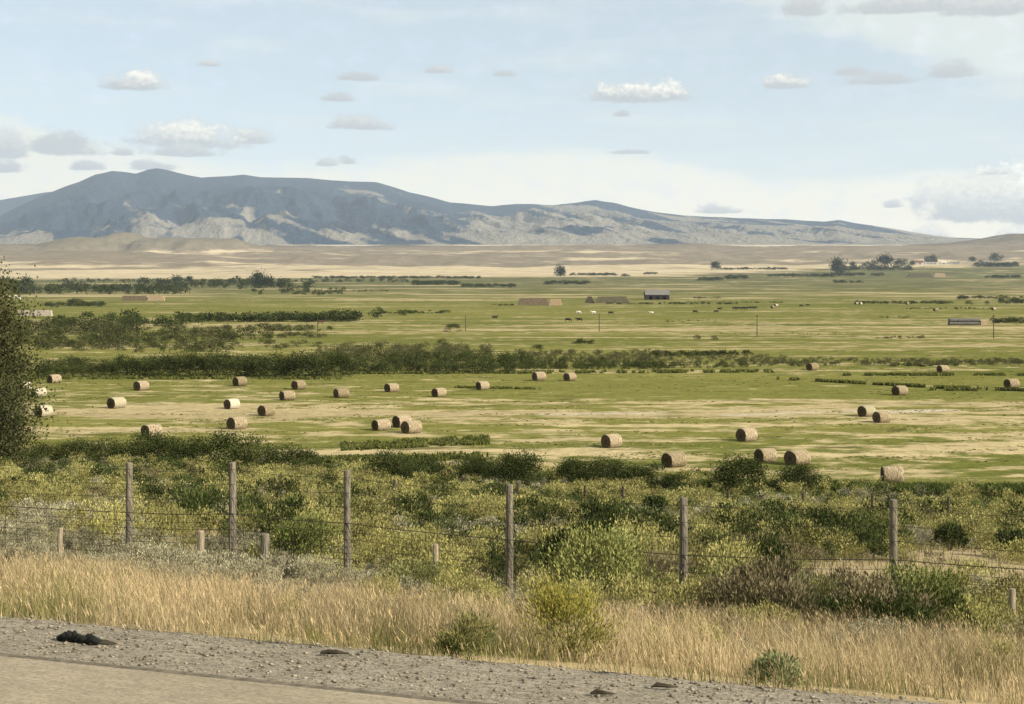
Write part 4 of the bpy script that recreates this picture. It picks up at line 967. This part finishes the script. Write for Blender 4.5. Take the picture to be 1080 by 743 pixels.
# ------------------------------------------------------------------ utility poles
for k, (px, pyb, h, lb) in enumerate(((798.5, 355, 23, 'utility pole right of centre, in the tan strip below the black herd'), (1048, 357, 25, 'utility pole near the right edge beside the grey stack'),
                                  (632, 350, 19, 'utility pole in the tan strip below the white cattle'), (491, 349, 17, 'utility pole beside the lone dark bush'), (335, 350, 14, 'utility pole farthest left, at the end of the scrub strip'))):
    x, y, z = gp(px, pyb); hm = h / FPX * y
    e = empty('utility_pole', (x, y, z)); tag(e, lb, 'pole', 'wooden utility poles in a line across the fields')
    mb = MB(); mb.tube([(0, 0, -.3), (0, 0, hm)], [.17, .12], 8); obj('pole', mb.mesh('pole'), M_POLE, e)
    mb = MB(); mb.box(-.08, .08, -.9, .9, hm - .6, hm - .42); obj('crossarm', mb.mesh('crossarm'), M_POLE, e)
    for s in (-.8, 0, .8):
        mb = MB(); mb.tube([(0, s, hm - .42), (0, s, hm - .25)], .05, 6); obj('insulator', mb.mesh('insulator'), M_POLE, e)

# ------------------------------------------------------------------ cattle
M_BLACK = plain('black_hide', (.022, .018, .016), .7, 2, .3); M_WHITE = plain('cream_hide', (.74, .70, .62), .8, 2, .15); M_RED = plain('dark_red_hide', (.09, .04, .025), .8, 2, .3)
def cow_mesh(graze=True):
    mb = MB()
    mb.tube([(-1.0, 0, 1.02), (-.85, 0, 1.06), (-.45, 0, 1.0), (0, 0, .96), (.45, 0, 1.0), (.8, 0, 1.06), (.95, 0, 1.08)], [.16, .33, .37, .40, .38, .32, .2], 10)
    if graze: mb.tube([(.85, 0, 1.12), (1.15, 0, .85), (1.3, 0, .5)], [.24, .17, .13], 8); mb.tube([(1.26, 0, .6), (1.34, 0, .38), (1.42, 0, .14)], [.15, .13, .085], 8)
    else: mb.tube([(.85, 0, 1.12), (1.15, 0, 1.32), (1.25, 0, 1.42)], [.24, .17, .14], 8); mb.tube([(1.16, 0, 1.5), (1.38, 0, 1.38), (1.62, 0, 1.26)], [.15, .13, .085], 8)
    for sx, sy in ((.62, .17), (.62, -.17), (-.75, .18), (-.75, -.18)):
        k = -.06 if sx < 0 else .03
        mb.tube([(sx, sy, .95), (sx + k, sy, .5), (sx + k * .2, sy, .28), (sx, sy, 0)], [.16, .085, .055, .07], 7)
    mb.tube([(-1.05, 0, 1.15), (-1.16, 0, .9), (-1.15, 0, .45)], [.035, .025, .05], 5)
    for sy in (-1, 1):
        b = (1.2, .16 * sy, .62) if graze else (1.15, .15 * sy, 1.5)
        mb.tube([b, (b[0] - .02, b[1] + .12 * sy, b[2] + .02)], [.05, .02], 5)
    return mb
def lying_mesh():
    mb = MB(); mb.tube([(-1.0, 0, .3), (-.85, 0, .38), (-.4, 0, .42), (.1, 0, .42), (.55, 0, .42), (.85, 0, .42)], [.16, .32, .38, .40, .36, .22], 10)
    mb.tube([(.8, 0, .5), (1.05, 0, .72), (1.12, 0, .8)], [.22, .16, .13], 8); mb.tube([(1.05, 0, .86), (1.25, 0, .76), (1.45, 0, .66)], [.14, .12, .08], 8)
    for s in (-1, 1): mb.tube([(.5, .25 * s, .2), (.85, .3 * s, .1), (.6, .34 * s, .06)], [.11, .07, .05], 6); mb.tube([(-.7, .28 * s, .2), (-.3, .38 * s, .1), (-.65, .4 * s, .07)], [.14, .08, .05], 6)
    for sy in (-1, 1): mb.tube([(1.02, .14 * sy, .88), (1.0, .26 * sy, .9)], [.05, .02], 5)
    return mb
CM = {}
for nm, mtl in (('black', M_BLACK), ('white', M_WHITE), ('red', M_RED)):
    for pz, f in (('g', cow_mesh(True)), ('s', cow_mesh(False)), ('l', lying_mesh())):
        me = f.mesh('cow', True); me.materials.append(mtl); CM[nm + pz] = me
cows = [(610, 331.5, 'white', 'g', 'left one of two white cattle grazing side by side above the utility pole', 0), (626, 331.5, 'white', 's', 'right one of two white cattle side by side above the utility pole', 1),
        (644, 332, 'black', 'g', 'black cow just right of the two white cattle', 0), (687, 330.5, 'white', 'l', 'white cow lying down by itself below the barn', 1),
        (599, 339.5, 'black', 'g', 'left of two black cattle below the white ones', 0), (611, 339.5, 'black', 's', 'right of two black cattle below the white ones', 1),
        (522, 337, 'black', 's', 'black cow alone in the green field left of centre', 0), (733, 330.5, 'black', 'g', 'small black cow alone left of the herd', 0),
        (755.5, 330.5, 'black', 'g', 'lower of two small black cattle left of the herd', 1), (759, 327.5, 'black', 's', 'upper of two small black cattle left of the herd', 0),
        (307, 339.5, 'black', 'g', 'black cow in the tan strip left of the farthest left utility pole', 0), (326, 338, 'red', 'g', 'brown cow in the tan strip nearest left of the utility pole', 1),
        (350.5, 338, 'black', 'g', 'black cow right of the farthest left utility pole', 0), (338.5, 342, 'red', 's', 'brown cow standing by the farthest left utility pole', 0),
        (845, 324, 'black', 'g', 'small black cow right of the herd, near the tiny bales', 0), (852, 323.5, 'black', 'g', 'rightmost small black cow beyond the herd', 1)]
for (px, py, c, pz, lb, fl) in cows:
    x, y, z = gp(px, py); o = obj('cow', CM[c + pz]); o.location = (x, y, z); o.rotation_euler = (0, 0, rng.uniform(-.4, .4) + math.pi * fl); o.scale = (1.25,) * 3
    tag(o, lb, 'cow', 'cattle grazing on the far pasture')
for k, px in enumerate((774.5, 777.8, 781, 784.5, 787, 790, 793, 796.5)):
    x, y, z = gp(px, 327 - .3 * (k % 2) - (.4 if k > 4 else 0)); o = obj('cow', CM['black' + 'gsg'[k % 3]]); o.location = (x, y, z); o.rotation_euler = (0, 0, rng.uniform(-.3, .3) + math.pi * (k % 2)); o.scale = (1.3,) * 3
    tag(o, 'black cow in the dense herd standing in a line right of centre', 'cow', 'black herd standing in a line')

# ------------------------------------------------------------------ hay stacks, barn, farm
M_HAYD = plain('weathered_hay', (.22, .175, .12), 1, 1.2, .5); M_HAYT = plain('fresh_hay', (.46, .35, .23), 1, 1.2, .3); M_HAYO = plain('old_grey_hay', (.17, .155, .10), 1, 1.0, .5)
M_HAYG = plain('grey_old_bales', (.17, .165, .16), 1, 1.5, .4); M_HAYW = plain('pale_wrapped_bales', (.55, .49, .43), .8, 1.5, .35)
def stack(x0, x1, pyb, hpx, name, label, mat, cell=(2.4, 1.2), slope=0.25, depth=5.0, endmat=None, rnd=False):
    """stack of bales: courses of separate bales with small gaps, ends stepped in"""
    a = gp(x0, pyb); b = gp(x1, pyb); y = (a[1] + b[1]) / 2; z = min(a[2], b[2]) - .05
    xa, xb = (x0 - 540) / FPX * y, (x1 - 540) / FPX * y; hm = hpx / FPX * y; L = xb - xa
    nrow = max(2, int(round(hm / cell[1]))); ch = hm / nrow; rg = random.Random(int(x0)); mb = MB()
    for r in range(nrow):
        ins = slope * hm * r / nrow; n = max(1, int((L - 2 * ins) / cell[0])); cw = (L - 2 * ins) / n
        for k in range(n):
            X0 = ins + k * cw; j = rg.uniform(-.08, .08); d = depth - r * .35
            if rnd:
                P = [(X0 + .03, 0, ch * (r + .5)), (X0 + cw - .03, 0, ch * (r + .5))]; mb.tube([(p[0], j - depth / 4, p[2]) for p in P], ch * .52, 12); mb.tube([(p[0], j + depth / 4, p[2]) for p in P], ch * .52, 12)
            else: mb.box(X0 + .04, X0 + cw - .04, -d / 2 + j, d / 2 + j, ch * r + .02, ch * (r + 1) - .05 + rg.uniform(-.06, .12) * (r == nrow - 1))
    o = obj(name, mb.mesh(name), mat); o.location = (xa, y + depth / 2, z)
    return tag(o, label, 'haystack')
stack(546, 578.5, 322.5, 8, 'haystack', 'weathered brown stack of long bale courses at centre', M_HAYD, (3.2, 1.5))
stack(579.3, 593, 322.5, 7, 'haystack', 'fresh tan stack adjoining the brown centre stack', M_HAYT, (2.2, 1.5))
stack(617, 627, 320, 7, 'haystack', 'dark end stack at the left of the olive haystack', M_POLE, (2.5, 1.5), .5)
stack(627.6, 664, 320, 7, 'haystack', 'olive grey old haystack left of the barn', M_HAYO, (2.5, 1.5), .6)
stack(128, 154.5, 317.5, 5.5, 'haystack', 'brown haystack in the far left fields', M_HAYD, (2.5, 1.4))
stack(155.3, 173, 317.5, 5.5, 'haystack', 'fresh tan haystack right of the brown one in the far left fields', M_HAYT, (2.5, 1.4))
stack(957, 984, 293, 4.5, 'haystack', 'olive haystack below the farm at right', M_HAYO, (4, 2.4), .8, 9)
stack(984.6, 998, 292.5, 4.2, 'haystack', 'pale tan haystack right of the olive one below the farm', M_HAYT, (4, 2.4), .5, 9)
stack(1002, 1034, 343, 7, 'bale_stack', 'long stack of old grey round bales near the right edge', M_HAYG, (1.7, 1.45), .08, 3.4, rnd=True)
stack(1034.5, 1042, 343, 5, 'bale_stack', 'short tan end stack beside the long grey one at right', M_HAYT, (1.6, 1.2), .05, 3)
stack(17, 54, 333.5, 6, 'bale_stack', 'low stack of pale wrapped bales beside the leafy tree at left', M_HAYW, (1.6, 1.2), .12, 3)
M_ROOF = plain('grey_tin_roof', (.21, .20, .19), .6, .6, .35, (1, 1, 1)); M_BARN = plain('dark_barn_boards', (.045, .038, .032), .9, 1.5, .4, (3, 3, .3)); M_WALLW = plain('white_wall', (.6, .58, .55), .8, 2, .1); M_REDR = plain('red_roof', (.17, .06, .045), .8, 1, .3)
def building(x0, x1, pyb, hpx, name, label, wall, roof, cat, depth=10, openings=2, lean=True, yaw=0.0):
    a = gp((x0 + x1) / 2, pyb); y = a[1]; wd = (x1 - x0) / FPX * y; h = hpx / FPX * y; e = empty(name, (a[0], y, a[2] - .1), yaw); tag(e, label, cat)
    wh_ = h * .52; mb = MB(); T = .25; hw = wd / 2; D = depth
    n = openings; seg = wd / (2 * n + 1)
    for k in range(n + 1): mb.box(-hw + 2 * k * seg, -hw + (2 * k + 1) * seg, 0, T, 0, wh_)
    for k in range(n): mb.box(-hw + (2 * k + 1) * seg, -hw + (2 * k + 2) * seg, 0, T, wh_ * .72, wh_)
    mb.box(-hw, hw, D - T, D, 0, wh_)
    for s in (-1, 1):
        x_ = s * (hw - T / 2)
        mb.add([(x_ - T / 2, T, 0), (x_ + T / 2, T, 0), (x_ + T / 2, D - T, 0), (x_ - T / 2, D - T, 0), (x_ - T / 2, T, wh_), (x_ + T / 2, T, wh_), (x_ + T / 2, D - T, wh_), (x_ - T / 2, D - T, wh_), (x_ - T / 2, D / 2, h * .96), (x_ + T / 2, D / 2, h * .96)],
               [(0, 1, 5, 4), (2, 3, 7, 6), (1, 2, 6, 9, 5), (3, 0, 4, 8, 7), (4, 5, 9, 8), (6, 7, 8, 9)])
    obj('wall', mb.mesh('wall'), wall, e)
    rb = MB(); o_ = .6; t = .18
    for s in (0, 1):
        y0, y1 = (-o_, D / 2) if s == 0 else (D + o_, D / 2)
        z0 = wh_ + .05 - o_ * (h - wh_) / (D / 2)
        rb.add([(-hw - o_, y0, z0), (hw + o_, y0, z0), (hw + o_, y1, h), (-hw - o_, y1, h), (-hw - o_, y0, z0 + t), (hw + o_, y0, z0 + t), (hw + o_, y1, h + t), (-hw - o_, y1, h + t)],
               [(0, 3, 2, 1), (4, 5, 6, 7), (0, 1, 5, 4), (1, 2, 6, 5), (2, 3, 7, 6), (3, 0, 4, 7)])
    obj('roof', rb.mesh('roof'), roof, e)
    return e
building(681, 706, 316.5, 10.5, 'barn', 'old dark barn with a wide grey roof right of the haystacks', M_BARN, M_ROOF, 'barn', 16, 3)
building(966.5, 974, 279.3, 4, 'farm_shed', 'low red roofed farm shed at the left of the farmyard', M_WALLW, M_REDR, 'shed', 12, 1)
building(976, 989, 279.3, 5.5, 'farm_house', 'dark roofed farm house with pale walls in the far farmyard', M_WALLW, M_BARN, 'house', 14, 3)
building(993, 998, 279, 3.6, 'farm_shed', 'small white shed right of the farm house', M_WALLW, M_WALLW, 'shed', 8, 1)
building(1003, 1013, 279, 2.6, 'farm_shed', 'long low pale shed at the right end of the farmyard', M_WALLW, M_ROOF, 'shed', 8, 2)
building(15.5, 20.5, 316, 4.5, 'farm_shed', 'tiny white shed beside the leafy tree at the left edge', M_WALLW, M_WALLW, 'shed', 4, 1)

# dark tuft and scraps on the shoulder
x, y, z = onq(80, 8.10)
e = empty('tyre_scrap', (x, y, 16.075), R(-17)); tag(e, 'dark flattened scrap lying on the gravel shoulder at lower left', 'debris')
mb = MB(); rg = random.Random(3)
for k in range(9):
    x0 = -.13 + k * .028 + rg.uniform(-.01, .01); mb.tube([(x0, rg.uniform(-.03, .03), .005), (x0 + .05, rg.uniform(-.03, .03), .035 + rg.uniform(-.01, .01)), (x0 + .11, rg.uniform(-.03, .03), .01)], [.022, .026, .018], 9, True, .2, rg)
obj('rubber', mb.mesh('rubber', True), plain('black_rubber', (.018, .02, .018), .85, 20, .4), e)
mb = MB()
for k in range(4): mb.tube([(.13, .02 * k - .03, .004), (.2, .02 * k - .02, .012), (.3, .015 * k - .02, .004)], [.01, .008, .003], 5)
obj('frayed_end', mb.mesh('frayed_end'), plain('dusty_rubber', (.09, .085, .055), .9, 20, .4), e)
for (px, q_, s, lb) in ((352, 8.35, .7, 'small dark clod at the gravel edge left of centre'), (635, 8.05, .55, 'small dark stone on the gravel right of the yellow topped bush'), (700, 8.3, .6, 'flat dark clod at the gravel edge right of the stone')):
    x, y, z = onq(px, q_); mb = MB(); rg = random.Random(int(px))
    mb.tube([(-.09, 0, .0), (-.04, .01, .016), (.03, -.01, .014), (.10, 0, 0)], [.008, .026, .02, .006], 7, True, .25, rg)
    o = obj('clod', mb.mesh('clod'), plain('dark_earth', (.06, .05, .035), .95, 20, .4)); o.location = (x, y, 16.085); o.scale = (s * 1.4, s, s); tag(o, lb, 'clod')

# ------------------------------------------------------------------ haze
hb = MB(); hb.box(-38000, 38000, -120, 26500, -3, 2300)
hm_, t = newmat('thin_haze')
pv = t.node('ShaderNodeVolumePrincipled', {}, {'Color': (.60, .74, .96, 1), 'Density': 2.7e-5, 'Anisotropy': 0.1})
t.node('ShaderNodeOutputMaterial', {}, {1: pv.outputs[0]})
hz = obj('haze', hb.mesh('haze'), hm_); tag(hz, 'thin blue haze over the whole valley', 'haze', None, 'stuff')
print('scene built', len(bpy.data.objects))
